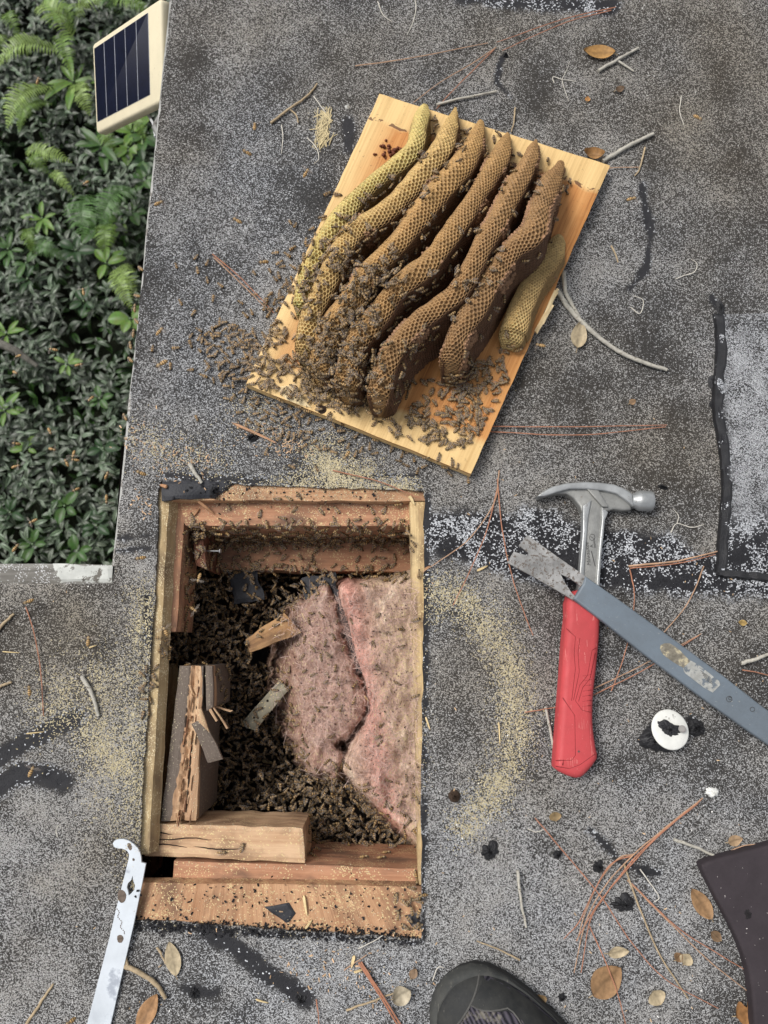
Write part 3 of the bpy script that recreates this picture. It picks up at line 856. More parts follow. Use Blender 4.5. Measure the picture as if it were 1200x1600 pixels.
# sagging tar paper scraps
for q, z, lb in (([(354, 890), (398, 886), (412, 935), (368, 944)], -0.155, 'torn black tar paper scrap under the upper joist at the dark end of the opening'), ([(470, 905), (522, 896), (528, 934), (478, 938)], -0.135, 'torn black tar paper scrap beside the top of the pink insulation')):
    o = slab('tar_paper_scrap', q, z, 0.0015, M_TARP, 8, 8, 0.004, 'u', None, int(z * 1000)); tag(o, lb, 'tar paper')
o = slab('tar_paper_scrap', [(519, 918), (530, 922), (568, 1052), (557, 1050)], -0.118, 0.002, M_TARP, 3, 16, 0.003, 'v', None, 33)
tag(o, 'thin black paper strip in the crack between the pink batts', 'tar paper')
o = slab('roofing_flap', [(252, 752), (378, 750), (330, 776), (252, 781)], 0.0012, 0.003, M_TARP, 14, 6, 0.0030, 'u', None, 34, dz=lambda u, v: 0.004 * math.sin(u * 5) * v)
tag(o, 'torn black flap of roofing felt at the far corner of the opening', 'roofing felt')
o = slab('roofing_scrap', [(413, 1417), (450, 1411), (462, 1428), (448, 1444), ], -0.0030, 0.002, M_TARP, 8, 6, 0.0022, 'u', None, 35)
tag(o, 'square black roofing scrap on the bare plywood at the near end', 'roofing scrap')
o = slab('roofing_scrap', [(632, 1432), (655, 1428), (656, 1456), (645, 1450)], -0.0030, 0.002, M_TARP, 6, 6, 0.002, 'u', None, 36)
tag(o, 'small black roofing scrap in the corner of the bare plywood', 'roofing scrap')
M_STEEL = simple('bright_steel', (0.55, 0.56, 0.57), 0.38, 0.5, 0.85, 0.15, 90, 0.0002)
na = P(308, 861, -0.07); nb = P(345, 861, -0.063)
V, F = tube_geo([na, na.lerp(nb, 0.96), na.lerp(nb, 0.962), nb], [0.0012, 0.0012, 0.0034, 0.0034], 8)
o = mk('nail', V, F, M_STEEL); tag(o, 'shiny nail sticking out of the broken board inside the opening', 'nail')

M_CRACK = simple('wood_crack', (0.035, 0.022, 0.015), 0.9)
def crack(pts, z, r, parent):
    c = catmull(pts, 5 * len(pts)); n = len(c)
    V, F = tube_geo([P(p[0], p[1] + 1.2 * mnoise.noise(Vector((k * 0.6, pts[0][1], 0))), z) for k, p in enumerate(c)], [r * (0.35 + 0.9 * math.sin(math.pi * k / (n - 1))) for k in range(n)], 5)
    mk('crack', V, F, M_CRACK, parent)
for pts in ([(229, 1309), (262, 1312), (300, 1309), (330, 1313)], [(228, 1322), (255, 1319), (292, 1324)], [(232, 1300), (250, 1301), (275, 1305)], [(300, 1322), (345, 1327), (390, 1326)]): crack(pts, -0.0283, 0.0009, block)
for pts in ([(312, 1046), (309, 1090), (304, 1140)], [(296, 1060), (290, 1130), (284, 1200)], [(300, 1150), (296, 1210), (291, 1270)], [(284, 1090), (277, 1160), (271, 1240)]): crack(pts, -0.0325, 0.0012, post)
for k in range(26):
    y = 1060 + 215 * random.random(); x = 306 - (y - 1060) * 0.07 + random.uniform(-14, 9); l = random.uniform(8, 26); w = random.uniform(1.0, 2.6)
    slab('splinter', [(x, y), (x + w, y), (x + w * 0.6 - l * 0.12, y + l), (x - l * 0.12, y + l)], -0.0285 + random.uniform(-.001, .002), 0.003, M_BLOCK if k % 2 else M_RAFT, 2, 5, 0.0009, 'v', post, k)

# ------------------------------------------------------------------ plywood board with the combs
ZB = 0.022
def board_mat():
    m = Mat('comb_board', 0.6, 0.25)
    g = m.attr('grain').outputs['Vector']; loc = m.attr('loc').outputs['Vector']
    s = m.n('SeparateXYZ', {'Vector': loc})
    n1 = m.noise(m.scalev(g, (6, 330, 330)), 1.0, 5, 0.7)
    n0 = m.noise(m.scalev(g, (2.5, 55, 55)), 1.0, 5, 0.65)
    f = m.math('ADD', m.math('MULTIPLY', n1, 0.5), m.math('MULTIPLY', n0, 0.5))
    pale = m.ramp(f, [(0.36, (0.50, 0.32, 0.13)), (0.54, (0.70, 0.49, 0.225))])
    red = m.ramp(f, [(0.34, (0.20, 0.075, 0.025)), (0.44, (0.46, 0.195, 0.058)), (0.60, (0.60, 0.30, 0.105))])
    n2 = m.noise(g, 16, 4, 0.6)
    # propolis stained middle, pale margins that lay on the rafters
    nz = m.math('MULTIPLY', m.math('SUBTRACT', n2, 0.5), 0.06)
    v = m.math('ADD', s.outputs[1], nz); u = m.math('ADD', s.outputs[0], nz)
    def band(x, a, b): return m.math('MULTIPLY', m.math('SUBTRACT', x, a), 1 / (b - a), True)
    k = m.math('MULTIPLY', m.math('MULTIPLY', band(v, 0.082, 0.100), band(v, 0.915, 0.895)), band(u, 0.03, 0.14))
    k2 = m.math('MULTIPLY', k, m.math('ADD', 0.60, m.math('MULTIPLY', n2, 0.8)), True)
    c = m.mix(k2, pale, red)
    sp = m.noise(g, 170, 4, 0.7)
    spots = m.math('MULTIPLY', m.ramp(sp, [(0.62, (0, 0, 0)), (0.68, (1, 1, 1))]), m.math('MULTIPLY', n2, 0.9))
    c = m.mix(spots, c, (0.07, 0.035, 0.02))
    # dark glue line at the edge of the stain
    ln = m.math('MULTIPLY', m.math('LESS_THAN', m.math('ABSOLUTE', m.math('SUBTRACT', v, 0.088)), 0.0055), m.math('GREATER_THAN', m.noise(g, 60, 3), 0.5))
    c = m.mix(m.math('MULTIPLY', ln, 0.8), c, (0.08, 0.03, 0.02))
    m.color(c); m.bump(f, 0.0008, 0.6)
    return m.m
M_BOARD = board_mat()
BQ = [(593, 146), (954, 258), (736, 740), (384, 600)]
board = empty('plywood_board', P(665, 440, 0.004))
tag(board, 'square plywood board carrying seven honeycombs on the roof', 'plywood board')
v, f, g = slab_geo(BQ, ZB, 0.0165, 44, 54, 0.0010, 3, 'v', 0.0008)
loc = []
W = 45
for k in range(len(v)):
    if k < W * 55: loc.append(((k % W) / 44, (k // W) / 54, 0))
    else: loc.append((0.0, 0.02, 0))
mk('panel', v, f, M_BOARD, board, attrs={'grain': g, 'loc': loc}, solid=True)
M_PALE = wood_mat('torn_pale_veneer', (0.74, 0.60, 0.36), (0.5, 0.34, 0.16), None, 60, 0.05)
for q in ([(866, 452), (872, 456), (850, 506), (846, 500)], [(858, 472), (866, 476), (840, 520), (836, 515)], [(871, 448), (874, 450), (862, 478), (859, 474)]):
    slab('torn_veneer', q, ZB + 0.003, 0.002, M_PALE, 2, 8, 0.002, 'v', board, int(q[0][0]))
slab('mud_patch', [(430, 604), (462, 600), (486, 636), (446, 624)], ZB + 0.0022, 0.002, M_PALE, 8, 6, 0.003, 'u', board, 77)

COMB_PX = []
V, F = tube_geo([P(503, 640, ZB - 0.004), P(503, 640, ZB + 0.0012)], [0.0052, 0.0058], 14); mk('knot_hole', V, F, simple('knot_dark', (0.03, 0.016, 0.01), 0.9), board)
M_PROPO = simple('propolis_crumb', (0.16, 0.05, 0.025), 0.6, 0.3, 0, 0.5, 200, 0.0008)
for k in range(26):
    x, y = 612 + random.gauss(0, 14), 236 + random.gauss(0, 7); r_ = random.uniform(0.0012, 0.0034)
    V, F = tube_geo([P(x, y, ZB), P(x + random.uniform(-2, 2), y, ZB + r_), P(x, y, ZB + r_ * 1.8)], [r_, r_ * 0.9, r_ * 0.3], 6); mk('propolis_crumb', V, F, M_PROPO, board)
# combs: real hexagonal cells over a curved sheet of wax
M_WAX = attr_mat('beeswax', 0.55, 0.35, 0.18, 160, 0.18)
def make_comb(pts, h, w, lean, light, dark, label, dkpow=1.0, capped=0.3, endh=(0.10, 0.06), seed=0, pitch=0.0053):
    COMB_PX.append(pts)
    n = 90
    c = catmull(pts, n)
    us = np.linspace(0, 1, n)
    prof = (1 - np.abs(2 * us - 1) ** 3.5) ** 0.7
    prof = np.maximum(prof, 0.0)
    e = np.where(us < 0.5, endh[0], endh[1])
    hh = h * (e + (1 - e) * prof) * (1 + 0.06 * np.sin(us * 9 + seed))
    rid = np.array([tuple(P(p[0], p[1], ZB + z)) for p, z in zip(c, hh)])
    ie = int(0.87 * (n - 1)); A_ = rid[ie].copy(); B_ = np.array(tuple(P(pts[-1][0], pts[-1][1], ZB + 0.004)))
    d0 = rid[ie] - rid[ie - 6]; d0[2] = 0; d0 /= np.linalg.norm(d0)
    if np.dot(B_ - A_, d0) < 0.012: B_[:2] = A_[:2] + d0[:2] * 0.014
    for k in range(ie, n):                     # rounded nose at the near end
        q = (k - ie) / (n - 1 - ie) * math.pi / 2
        rid[k, :2] = A_[:2] + (B_[:2] - A_[:2]) * math.sin(q); rid[k, 2] = B_[2] + (A_[2] - B_[2]) * math.cos(q)
    dl = np.linalg.norm(np.diff(rid, axis=0), axis=1)
    S = np.concatenate([[0], np.cumsum(dl)]); L = S[-1]
    tan = np.gradient(rid[:, :2], axis=0); tan /= np.linalg.norm(tan, axis=1)[:, None]
    ww = w * np.minimum(1, np.minimum((us / 0.09 + 0.04), ((1 - us) / 0.11 + 0.02))) ** 0.55 * (1 + 0.05 * np.sin(us * 9 + seed * 2))
    def surf(s, t):
        rx = np.interp(s, S, rid[:, 0]); ry = np.interp(s, S, rid[:, 1]); rz = np.interp(s, S, rid[:, 2])
        tx = np.interp(s, S, tan[:, 0]); ty = np.interp(s, S, tan[:, 1]); wu = np.interp(s, S, ww)
        a = np.clip(t / wu, -math.pi / 2, math.pi / 2)
        ex = np.abs(t) - wu * math.pi / 2
        side = ex > 0
        off = np.where(side, np.sign(t) * wu * (1 - 0.1 * np.clip(ex / 0.06, 0, 1)), wu * np.sin(a))
        dz = np.where(side, -(wu * 0.62 + ex), -wu * 0.62 * (0.5 * np.abs(np.sin(a)) + 0.5 * (1 - np.cos(a))))
        bulge = (vnoise(s * 70 + seed * 5, t * 70, seed) - 0.5) * 0.0022 + (vnoise(s * 22 + seed, t * 16, seed + 4) - 0.5) * 0.0045
        off = off + np.where(np.abs(off) > 1e-6, np.sign(off), 0) * bulge * np.clip(np.abs(t) / wu, 0, 1)
        dz = dz + bulge * np.clip(1 - np.abs(t) / wu, 0, 1)
        off = off - lean * (-dz) / h           # the foot of the comb lies to the lower right of its crest
        # right of travel direction
        return np.stack([rx + ty * off, ry - tx * off, rz + dz], -1)
    def normal(s, t):
        e_ = 0.0006
        a = surf(s + e_, t) - surf(s - e_, t); b = surf(s, t + e_) - surf(s, t - e_)
        nn = np.cross(b, a); nn /= np.linalg.norm(nn, axis=-1)[..., None] + 1e-12
        return nn
    ds = pitch * math.sqrt(3) / 2
    I = np.arange(0, int(L / ds) + 1); J = np.arange(-int(0.2 / pitch), int(0.2 / pitch) + 1)
    II, JJ = np.meshgrid(I, J, indexing='ij')
    cs = (II * ds).ravel(); ct = ((JJ + 0.5 * (II % 2)) * pitch).ravel()
    sp = surf(cs, ct)
    keep = (sp[:, 2] > ZB + 0.0015) & (cs > 0.0005) & (cs < L - 0.0015)
    cs, ct = cs[keep], ct[keep]
    cs = cs + (vnoise(cs * 90, ct * 90, seed + 11) - 0.5) * pitch * 0.30; ct = ct + (vnoise(cs * 90, ct * 90, seed + 12) - 0.5) * pitch * 0.30
    N = len(cs)
    ang = np.arange(6) * math.pi / 3
    rO = pitch / math.sqrt(3)
    V, Cc = [], []
    wu = np.interp(cs, S, ww)
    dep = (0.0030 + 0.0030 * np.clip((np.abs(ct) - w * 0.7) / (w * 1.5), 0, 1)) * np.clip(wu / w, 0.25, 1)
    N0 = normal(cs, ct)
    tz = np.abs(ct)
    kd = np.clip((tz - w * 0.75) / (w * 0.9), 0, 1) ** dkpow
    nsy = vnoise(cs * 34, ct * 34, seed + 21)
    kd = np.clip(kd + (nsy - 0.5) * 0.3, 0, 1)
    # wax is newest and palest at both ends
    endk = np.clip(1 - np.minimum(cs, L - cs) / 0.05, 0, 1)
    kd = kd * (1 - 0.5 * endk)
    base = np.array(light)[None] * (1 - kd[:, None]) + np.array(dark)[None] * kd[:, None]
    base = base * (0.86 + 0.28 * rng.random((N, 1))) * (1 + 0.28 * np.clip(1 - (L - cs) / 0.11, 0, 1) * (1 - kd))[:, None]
    cap = (vnoise(cs * 28 + 9, ct * 28, seed + 33) > 1 - capped) & (tz > w * 1.1) & (tz < w * 3.4) & (rng.random(N) < 0.85)
    ring = [surf(cs + rO * math.cos(a), ct + rO * math.sin(a)) for a in ang]
    ctr = surf(cs, ct)
    allv = np.zeros((N, 18 + 1, 3)); allc = np.ones((N, 19, 3))
    rim_in = 0.84
    for k in range(6):
        allv[:, k] = ring[k]
        inn = ctr + (ring[k] - ctr) * rim_in
        allv[:, 6 + k] = inn
        fl = ctr + (ring[k] - ctr) * 0.70 - N0 * dep[:, None]
        capv = ctr + (ring[k] - ctr) * 0.6 + N0 * 0.0016
        allv[:, 12 + k] = np.where(cap[:, None], capv, fl)
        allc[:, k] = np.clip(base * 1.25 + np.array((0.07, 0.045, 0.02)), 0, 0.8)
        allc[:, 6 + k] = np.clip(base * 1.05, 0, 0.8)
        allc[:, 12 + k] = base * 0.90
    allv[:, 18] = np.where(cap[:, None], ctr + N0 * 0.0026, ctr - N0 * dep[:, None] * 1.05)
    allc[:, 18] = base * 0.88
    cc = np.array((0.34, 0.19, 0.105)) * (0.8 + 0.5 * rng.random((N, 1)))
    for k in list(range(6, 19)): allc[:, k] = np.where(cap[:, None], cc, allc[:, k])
    T = []
    for k in range(6):
        q = (k + 1) % 6
        T += [(k, q, 6 + q), (k, 6 + q, 6 + k), (6 + k, 6 + q, 12 + q), (6 + k, 12 + q, 12 + k), (12 + k, 12 + q, 18)]
    T = np.array(T)[:, ::-1]
    F = (T[None] + (np.arange(N) * 19)[:, None, None]).reshape(-1, 3)
    root = empty('honeycomb', Vector(rid[n // 2]) - Vector((0, 0, rid[n // 2][2] - ZB)))
    tag(root, label, 'honeycomb', 'honeycombs standing on the plywood board')
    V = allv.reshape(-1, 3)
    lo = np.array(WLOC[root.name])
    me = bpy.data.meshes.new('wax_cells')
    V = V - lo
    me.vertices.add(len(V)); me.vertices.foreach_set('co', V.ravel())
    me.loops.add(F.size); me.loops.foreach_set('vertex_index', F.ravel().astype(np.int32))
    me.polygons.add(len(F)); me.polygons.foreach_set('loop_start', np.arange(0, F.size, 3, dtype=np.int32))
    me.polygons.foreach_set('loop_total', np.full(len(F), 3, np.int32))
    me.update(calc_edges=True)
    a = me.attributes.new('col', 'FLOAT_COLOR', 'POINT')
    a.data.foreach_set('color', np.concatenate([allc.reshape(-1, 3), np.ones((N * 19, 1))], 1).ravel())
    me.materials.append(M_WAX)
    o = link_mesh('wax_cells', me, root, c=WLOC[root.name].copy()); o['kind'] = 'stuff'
    # midrib sheet inside, so nothing shows through between cells
    gs = np.linspace(0.003, L - 0.004, 60); gt = np.linspace(-0.13, 0.13, 40)
    GS, GT = np.meshgrid(gs, np.linspace(-1, 1, 40), indexing='ij')
    wu_ = np.interp(GS, S, ww); GT = GT * (wu_ * math.pi / 2 + np.maximum(np.interp(GS, S, rid[:, 2]) - ZB - 0.62 * wu_, 0.0))
    E = surf(GS.ravel(), GT.ravel())
    SF = [(i * 40 + j, i * 40 + j + 1, i * 40 + 41 + j, i * 40 + 40 + j) for i in range(59) for j in range(39)]
    E2 = E.copy(); E2[:, 2] = np.maximum(E2[:, 2], ZB - 0.001)
    SOLID.append((E2, SF))
    # inner core
    kk = np.array([(i * 40 + j) for i in range(60) for j in range(40)])
    core = E - normal(GS.ravel(), GT.ravel()) * (0.0066 * np.clip(np.interp(GS.ravel(), S, ww) / w - 0.1, 0.05, 1))[:, None]
    core[:, 2] = np.maximum(core[:, 2], ZB - 0.002)
    SF2 = SF + [tuple(range(39, -1, -1)), tuple(59 * 40 + j for j in range(40))]
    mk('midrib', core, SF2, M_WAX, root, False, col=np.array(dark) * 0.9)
    return root

CY1, CY2 = (0.72, 0.55, 0.21), (0.42, 0.27, 0.10)
CT1, CT2 = (0.66, 0.445, 0.18), (0.27, 0.145, 0.065)
CB1, CB2 = (0.46, 0.275, 0.11), (0.185, 0.092, 0.05)
CD1, CD2 = (0.36, 0.21, 0.092), (0.155, 0.078, 0.044)
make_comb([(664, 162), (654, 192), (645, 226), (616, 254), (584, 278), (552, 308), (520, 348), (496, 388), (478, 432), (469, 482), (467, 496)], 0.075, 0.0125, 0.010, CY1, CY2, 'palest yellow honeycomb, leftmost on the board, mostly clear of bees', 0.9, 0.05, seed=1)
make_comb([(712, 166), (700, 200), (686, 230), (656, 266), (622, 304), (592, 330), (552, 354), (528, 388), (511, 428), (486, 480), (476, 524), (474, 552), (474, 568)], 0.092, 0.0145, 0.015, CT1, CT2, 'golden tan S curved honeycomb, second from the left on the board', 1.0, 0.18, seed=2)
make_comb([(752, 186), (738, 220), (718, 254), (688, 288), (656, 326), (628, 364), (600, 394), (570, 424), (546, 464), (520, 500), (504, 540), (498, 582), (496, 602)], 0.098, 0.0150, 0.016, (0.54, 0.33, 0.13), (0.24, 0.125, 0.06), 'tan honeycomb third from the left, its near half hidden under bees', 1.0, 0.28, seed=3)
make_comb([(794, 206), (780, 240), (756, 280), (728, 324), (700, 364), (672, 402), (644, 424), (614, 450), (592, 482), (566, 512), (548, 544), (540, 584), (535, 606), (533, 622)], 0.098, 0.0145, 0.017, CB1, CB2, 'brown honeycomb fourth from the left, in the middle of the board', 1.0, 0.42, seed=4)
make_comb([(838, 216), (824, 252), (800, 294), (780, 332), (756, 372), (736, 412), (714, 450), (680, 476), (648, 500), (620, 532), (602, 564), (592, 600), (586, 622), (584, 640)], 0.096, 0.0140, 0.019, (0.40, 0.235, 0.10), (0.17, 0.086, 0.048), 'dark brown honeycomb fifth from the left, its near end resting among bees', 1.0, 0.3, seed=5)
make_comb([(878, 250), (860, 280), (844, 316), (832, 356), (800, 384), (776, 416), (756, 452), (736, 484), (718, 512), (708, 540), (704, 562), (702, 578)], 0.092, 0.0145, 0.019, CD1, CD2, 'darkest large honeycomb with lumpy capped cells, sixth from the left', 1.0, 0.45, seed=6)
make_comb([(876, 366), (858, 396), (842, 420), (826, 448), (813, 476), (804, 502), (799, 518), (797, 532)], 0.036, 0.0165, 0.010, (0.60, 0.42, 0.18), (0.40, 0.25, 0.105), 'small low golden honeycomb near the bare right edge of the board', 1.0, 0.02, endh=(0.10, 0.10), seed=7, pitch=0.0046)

# ------------------------------------------------------------------ tools
M_HSTEEL = simple('hammer_steel', (0.29, 0.29, 0.275), 0.42, 0.5, 0.55, 0.18, 70, 0.0003, wear=((0.16, 0.13, 0.10), 120, 0.64))
M_HSTEEL2 = simple('hammer_steel_bright', (0.36, 0.37, 0.37), 0.38, 0.5, 0.5, 0.2, 60, 0.0003, wear=((0.14, 0.12, 0.10), 150, 0.62))
M_RED = worn('red_rubber', (0.46, 0.058, 0.064), 0.6, 0.3, 0, (0.30, 0.045, 0.045), (0.62, 0.22, 0.20), 22)
M_REDL = simple('red_groove', (0.16, 0.012, 0.015), 0.7)
M_INK = simple('engraving', (0.05, 0.05, 0.05), 0.6)
M_BARSTEEL = simple('bare_bar_steel', (0.30, 0.295, 0.285), 0.45, 0.5, 0.4, 0.5, 40, 0.0005, wear=((0.15, 0.125, 0.105), 240, 0.53))
M_BAR = worn('grey_blue_paint', (0.140, 0.170, 0.200), 0.45, 0.4, 0, (0.085, 0.095, 0.105), (0.33, 0.33, 0.31), 16, (300, 420, 60), 0.66)
M_LABEL = simple('worn_label', (0.32, 0.32, 0.30), 0.5, 0.3, 0, 0.3, 120, 0.0003, wear=((0.13, 0.15, 0.17), 90, 0.54))
M_RUSTY = simple('scraped_patch', (0.20, 0.18, 0.14), 0.6, 0.4, 0.2, 0.5, 150, 0.0006, wear=((0.48, 0.42, 0.28), 130, 0.56))

ham = empty('claw_hammer', P(915, 980, 0.0))
tag(ham, 'claw hammer with steel head and red rubber grip lying under the pry bar', 'hammer')
HZ = 0.016
head = [(838, 776), (846, 768), (862, 760), (885, 754.5), (915, 752.5), (940, 754), (960, 757), (972, 763), (986, 768), (986, 797), (972, 798), (958, 796), (948, 799), (942, 808), (940, 824), (938, 860), (935, 915), (934, 945),
        (900, 945), (904, 915), (908, 870), (912, 826), (911, 806), (905, 791), (896, 779), (885, 772), (868, 772), (852, 776), (843, 779)]
pillow('head', head, HZ, 0.003, 0.018, 0.003, M_HSTEEL, ham)
pillow('claw', [(839, 776), (848, 768), (864, 760), (886, 755), (915, 753), (940, 754.5), (960, 757), (974, 763), (988, 772), (990, 792), (978, 782), (962, 771), (945, 767), (915, 764), (890, 764), (868, 770), (850, 776)], 0.023, 0.012, 0.0245, 0.002, M_HSTEEL2, ham)
pillow('brace', [(917, 764), (935, 765), (951, 792), (941, 792)], 0.022, 0.012, 0.0225, 0.0015, M_HSTEEL, ham)
pillow('neck_rail', [(911, 790), (924, 781), (919.5, 808), (914, 880), (911, 940), (903, 940), (906, 892), (911, 830)], 0.022, 0.010, 0.0215, 0.0015, M_HSTEEL2, ham)
pillow('neck_rail', [(941, 792), (951, 800), (946, 812), (940, 870), (936, 940), (930, 940), (933, 900), (937, 850), (941, 810)], 0.022, 0.010, 0.0215, 0.0015, M_HSTEEL2, ham)
ax = P(986, 782, 0.0165); bx = P(1019, 783, 0.0165); dx_ = (bx - ax).normalized(); sy_ = Vector((-dx_.y, dx_.x, 0))
secs = []
for t, r in ((0, 0.009), (0.12, 0.0095), (0.3, 0.0128), (0.45, 0.0135), (0.93, 0.0135), (1.0, 0.0122)):
    c = ax.lerp(bx, t)
    secs.append([c + sy_ * math.cos(a) * r + Vector((0, 0, 1)) * math.sin(a) * r for a in np.linspace(0, 2 * math.pi, 20, endpoint=False)])
V, F = loft_geo(secs); o = mk('striking_face', V, F, M_HSTEEL2, ham, solid=True); shade(o.data)
grip = [(889, 925), (884, 965), (880, 1000), (876, 1060), (872, 1110), (868, 1165), (866, 1194), (868, 1202), (880, 1209), (893, 1214), (905, 1214.5), (916, 1206), (932, 1185), (930, 1168), (926, 1140), (925, 1115), (926, 1085), (930, 1050), (934, 1010), (936, 975), (936, 925)]
pillow('handle', grip, 0.020, 0.002, 0.029, 0.009, M_RED, ham, smooth_sub=2, n=6)
def groove(pts, z, r, mat, parent, name='groove'):
    c = catmull(pts, max(8, len(pts) * 3)) if len(pts) > 2 else pts
    V, F = tube_geo([P(p[0], p[1], z) for p in pts], r, 5)
    return mk(name, V, F, mat, parent)
for pts in ([(885, 982), (899, 995), (897, 1022), (899, 1045), (893, 1095)], [(906, 997), (903, 1020), (905, 1050), (896, 1094)], [(932, 1012), (925, 1016), (918, 1055), (906, 1070), (899, 1095), (910, 1110), (924, 1113)], [(930, 1020), (922, 1060), (910, 1075), (904, 1096)],
            [(879, 1090), (898, 1118), (899, 1180), (893, 1188), (868, 1188)], [(868, 1197), (890, 1201), (906, 1195), (930, 1178)]):
    groove(pts, 0.0288, 0.0004, M_REDL, ham)
for y in range(1054, 1108, 8): groove([(910, y + 2), (924, y)], 0.0287, 0.0004, M_REDL, ham)
V, F = tube_geo([P(904, 1174, 0.0285), P(904, 1174, 0.0292)], 0.0014, 8); mk('rivet_hole', V, F, M_INK, ham)
def text(body, px, py, z, size, rot, mat, parent, shear=0.0):
    cu = bpy.data.curves.new('lettering', 'FONT'); cu.body = body; cu.size = size; cu.shear = shear; cu.extrude = 0.00015
    cu.materials.append(mat)
    t = bpy.data.objects.new('text_source', cu); COL.link(t)
    bpy.context.view_layer.update()
    me = bpy.data.meshes.new_from_object(t.evaluated_get(bpy.context.evaluated_depsgraph_get()))
    bpy.data.objects.remove(t); bpy.data.curves.remove(cu)
    me.name = 'lettering'
    o = bpy.data.objects.new('lettering', me); COL.link(o); o.parent = parent
    o.location = P(px, py, z) - WLOC[parent.name]; o.rotation_euler = (0, 0, rot)
    return o
text('Milwaukee', 923.5, 884, 0.0182, 0.0072, R(94), M_INK, ham, 0.3)
text('A', 927, 855.5, 0.0182, 0.006, R(96), M_INK, ham)
text('2009016', 931.5, 856, 0.0182, 0.0036, R(96), M_INK, ham)
groove([(924, 861), (930, 885)], 0.0181, 0.0005, M_INK, ham, 'slash_mark')
groove([(921, 840), (922, 836), (925, 834.5), (928.5, 836), (929.5, 840), (928, 844), (924, 844.5), (921.5, 842.5), (921, 840)], 0.0181, 0.00035, M_INK, ham, 'ring_mark')
groove([(922.5, 838), (927, 841)], 0.0181, 0.0003, M_INK, ham, 'ring_mark')

bar = empty('pry_bar', P(1010, 1010, 0.0))
tag(bar, 'grey blue painted flat pry bar with forked bare steel tip lying across the hammer', 'pry bar')
BA, BB = P(905, 918, 0.035), P(1300, 1215, 0.012)
def bar_z(x, y):
    d = (BB - BA).to_2d(); L2 = d.length_squared
    t = (Vector((x, y)) - BA.to_2d()).dot(d) / L2
    return 0.0315 - 0.026 * t
def bpt(px, py):
    z = 0.036
    for _ in range(3):
        q = P(px, py, z); z = bar_z(q.x, q.y) + 0.006
    return q
wbar = lambda v: Vector((v.x, v.y, bar_z(v.x, v.y) + v.z))
poly = [bpt(*p) for p in [(895, 936), (900, 929), (905, 921), (911, 911), (914, 900), (960, 932), (1039, 989), (1130, 1056), (1186, 1100), (1245, 1142), (1310, 1190), (1298, 1236), (1240, 1193), (1200, 1164), (1109, 1100), (1004, 1021), (940, 970)]]
V, F = pillow_geo(poly, 0.0, 0.0085, 0.003, 4); V, F = tri_caps(V, F)
o = mk('painted_shank', [wbar(Vector(v)) for v in V], F, M_BAR, bar, solid=True); shade(o.data)
tip = [bpt(*p) for p in [(792.5, 879), (803, 862), (824, 868), (826, 864), (811, 852), (824, 836), (870, 869), (917, 902), (909, 918), (903, 912), (890, 903), (876, 897), (882, 909), (893, 926), (899, 932), (896, 938), (870, 922), (830, 899)]]
plate('forked_tip', tip, [], M_BARSTEEL, lambda v: Vector((v.x, v.y, bar_z(v.x, v.y) + 0.0058 + v.z)), 0.0045, bar)
def on_bar(name, pts, z0, mat):
    poly = [bpt(*p) for p in pts]
    V, F = pillow_geo(poly, 0, 0.0006, 0.0002, 2); V, F = tri_caps(V, F)
    return mk(name, [wbar(Vector(v)) + Vector((0, 0, z0)) for v in V], F, mat, bar)
on_bar('scraped_patch', smooth_closed([(1031, 1008), (1045, 1005), (1062, 1017), (1074, 1030), (1086, 1040), (1078, 1048), (1060, 1040), (1040, 1027), (1032, 1018)], 2), 0.0083, M_RUSTY)
st = on_bar('sticker', [(1078, 1032), (1092, 1040), (1122, 1064), (1124, 1070), (1112, 1082), (1098, 1074), (1068, 1051), (1066, 1044)], 0.0085, M_LABEL)
for k in range(5):
    a = (1096 + k * 0.9 * 2.2 - 2, 1050 + k * 3.4 - 2); 
    p0 = bpt(a[0] - 1, a[1]); p1 = bpt(a[0] + 15 - k * 1.3, a[1] + 11 - k)
    V, F = tube_geo([wbar(Vector((p0.x, p0.y, 0.0092))), wbar(Vector((p1.x, p1.y, 0.0092)))], 0.0003, 4); mk('print_line', V, F, M_INK, bar)

def bar_ring(px, py, r):
    q = [wbar(Vector((bpt(px + r * math.cos(a), py + r * math.sin(a)).x, bpt(px + r * math.cos(a), py + r * math.sin(a)).y, 0.0086))) for a in np.linspace(0, 6.0, 12)]
    V, F = tube_geo(q, 0.0004, 5); mk('stamp_mark', V, F, M_INK, bar)
bar_ring(1138, 1092, 4.5); bar_ring(1139, 1091, 2.2); bar_ring(1174, 1108, 3.5)
M_HIVE = simple('galvanised_tool', (0.56, 0.60, 0.64), 0.36, 0.5, 0.15, 0.10, 25, 0.0002, wear=((0.35, 0.38, 0.43), 14, 0.58))
M_PROP = simple('propolis', (0.12, 0.09, 0.07), 0.6, 0.3, 0, 0.5, 200, 0.0008)
hv = empty('hive_tool', P(180, 1450, 0.0))
tag(hv, 'pale steel J hook hive tool lying at the near corner of the opening', 'hive tool')
ol = [(176, 1318), (178.5, 1314), (184, 1311.5), (192.5, 1311), (201, 1313.5), (209, 1319), (215, 1325), (218.5, 1332), (220.3, 1340), (220.8, 1347.5), (227.7, 1349.5), (222, 1380), (209, 1443), (190, 1525), (173, 1600), (150, 1700), (112, 1700), (136, 1600), (154, 1530), (171, 1465), (181, 1422),
      (190, 1386), (196, 1362), (199, 1350), (201.5, 1340), (201.5, 1334), (198, 1329), (191, 1326), (184, 1325.5), (179, 1324)]
hl = [(207, 1368), (208, 1376), (211, 1383), (210, 1390), (204, 1397), (201, 1399), (200, 1393), (198, 1386), (200, 1380), (205, 1375)]
hz = lambda x, y: 0.006
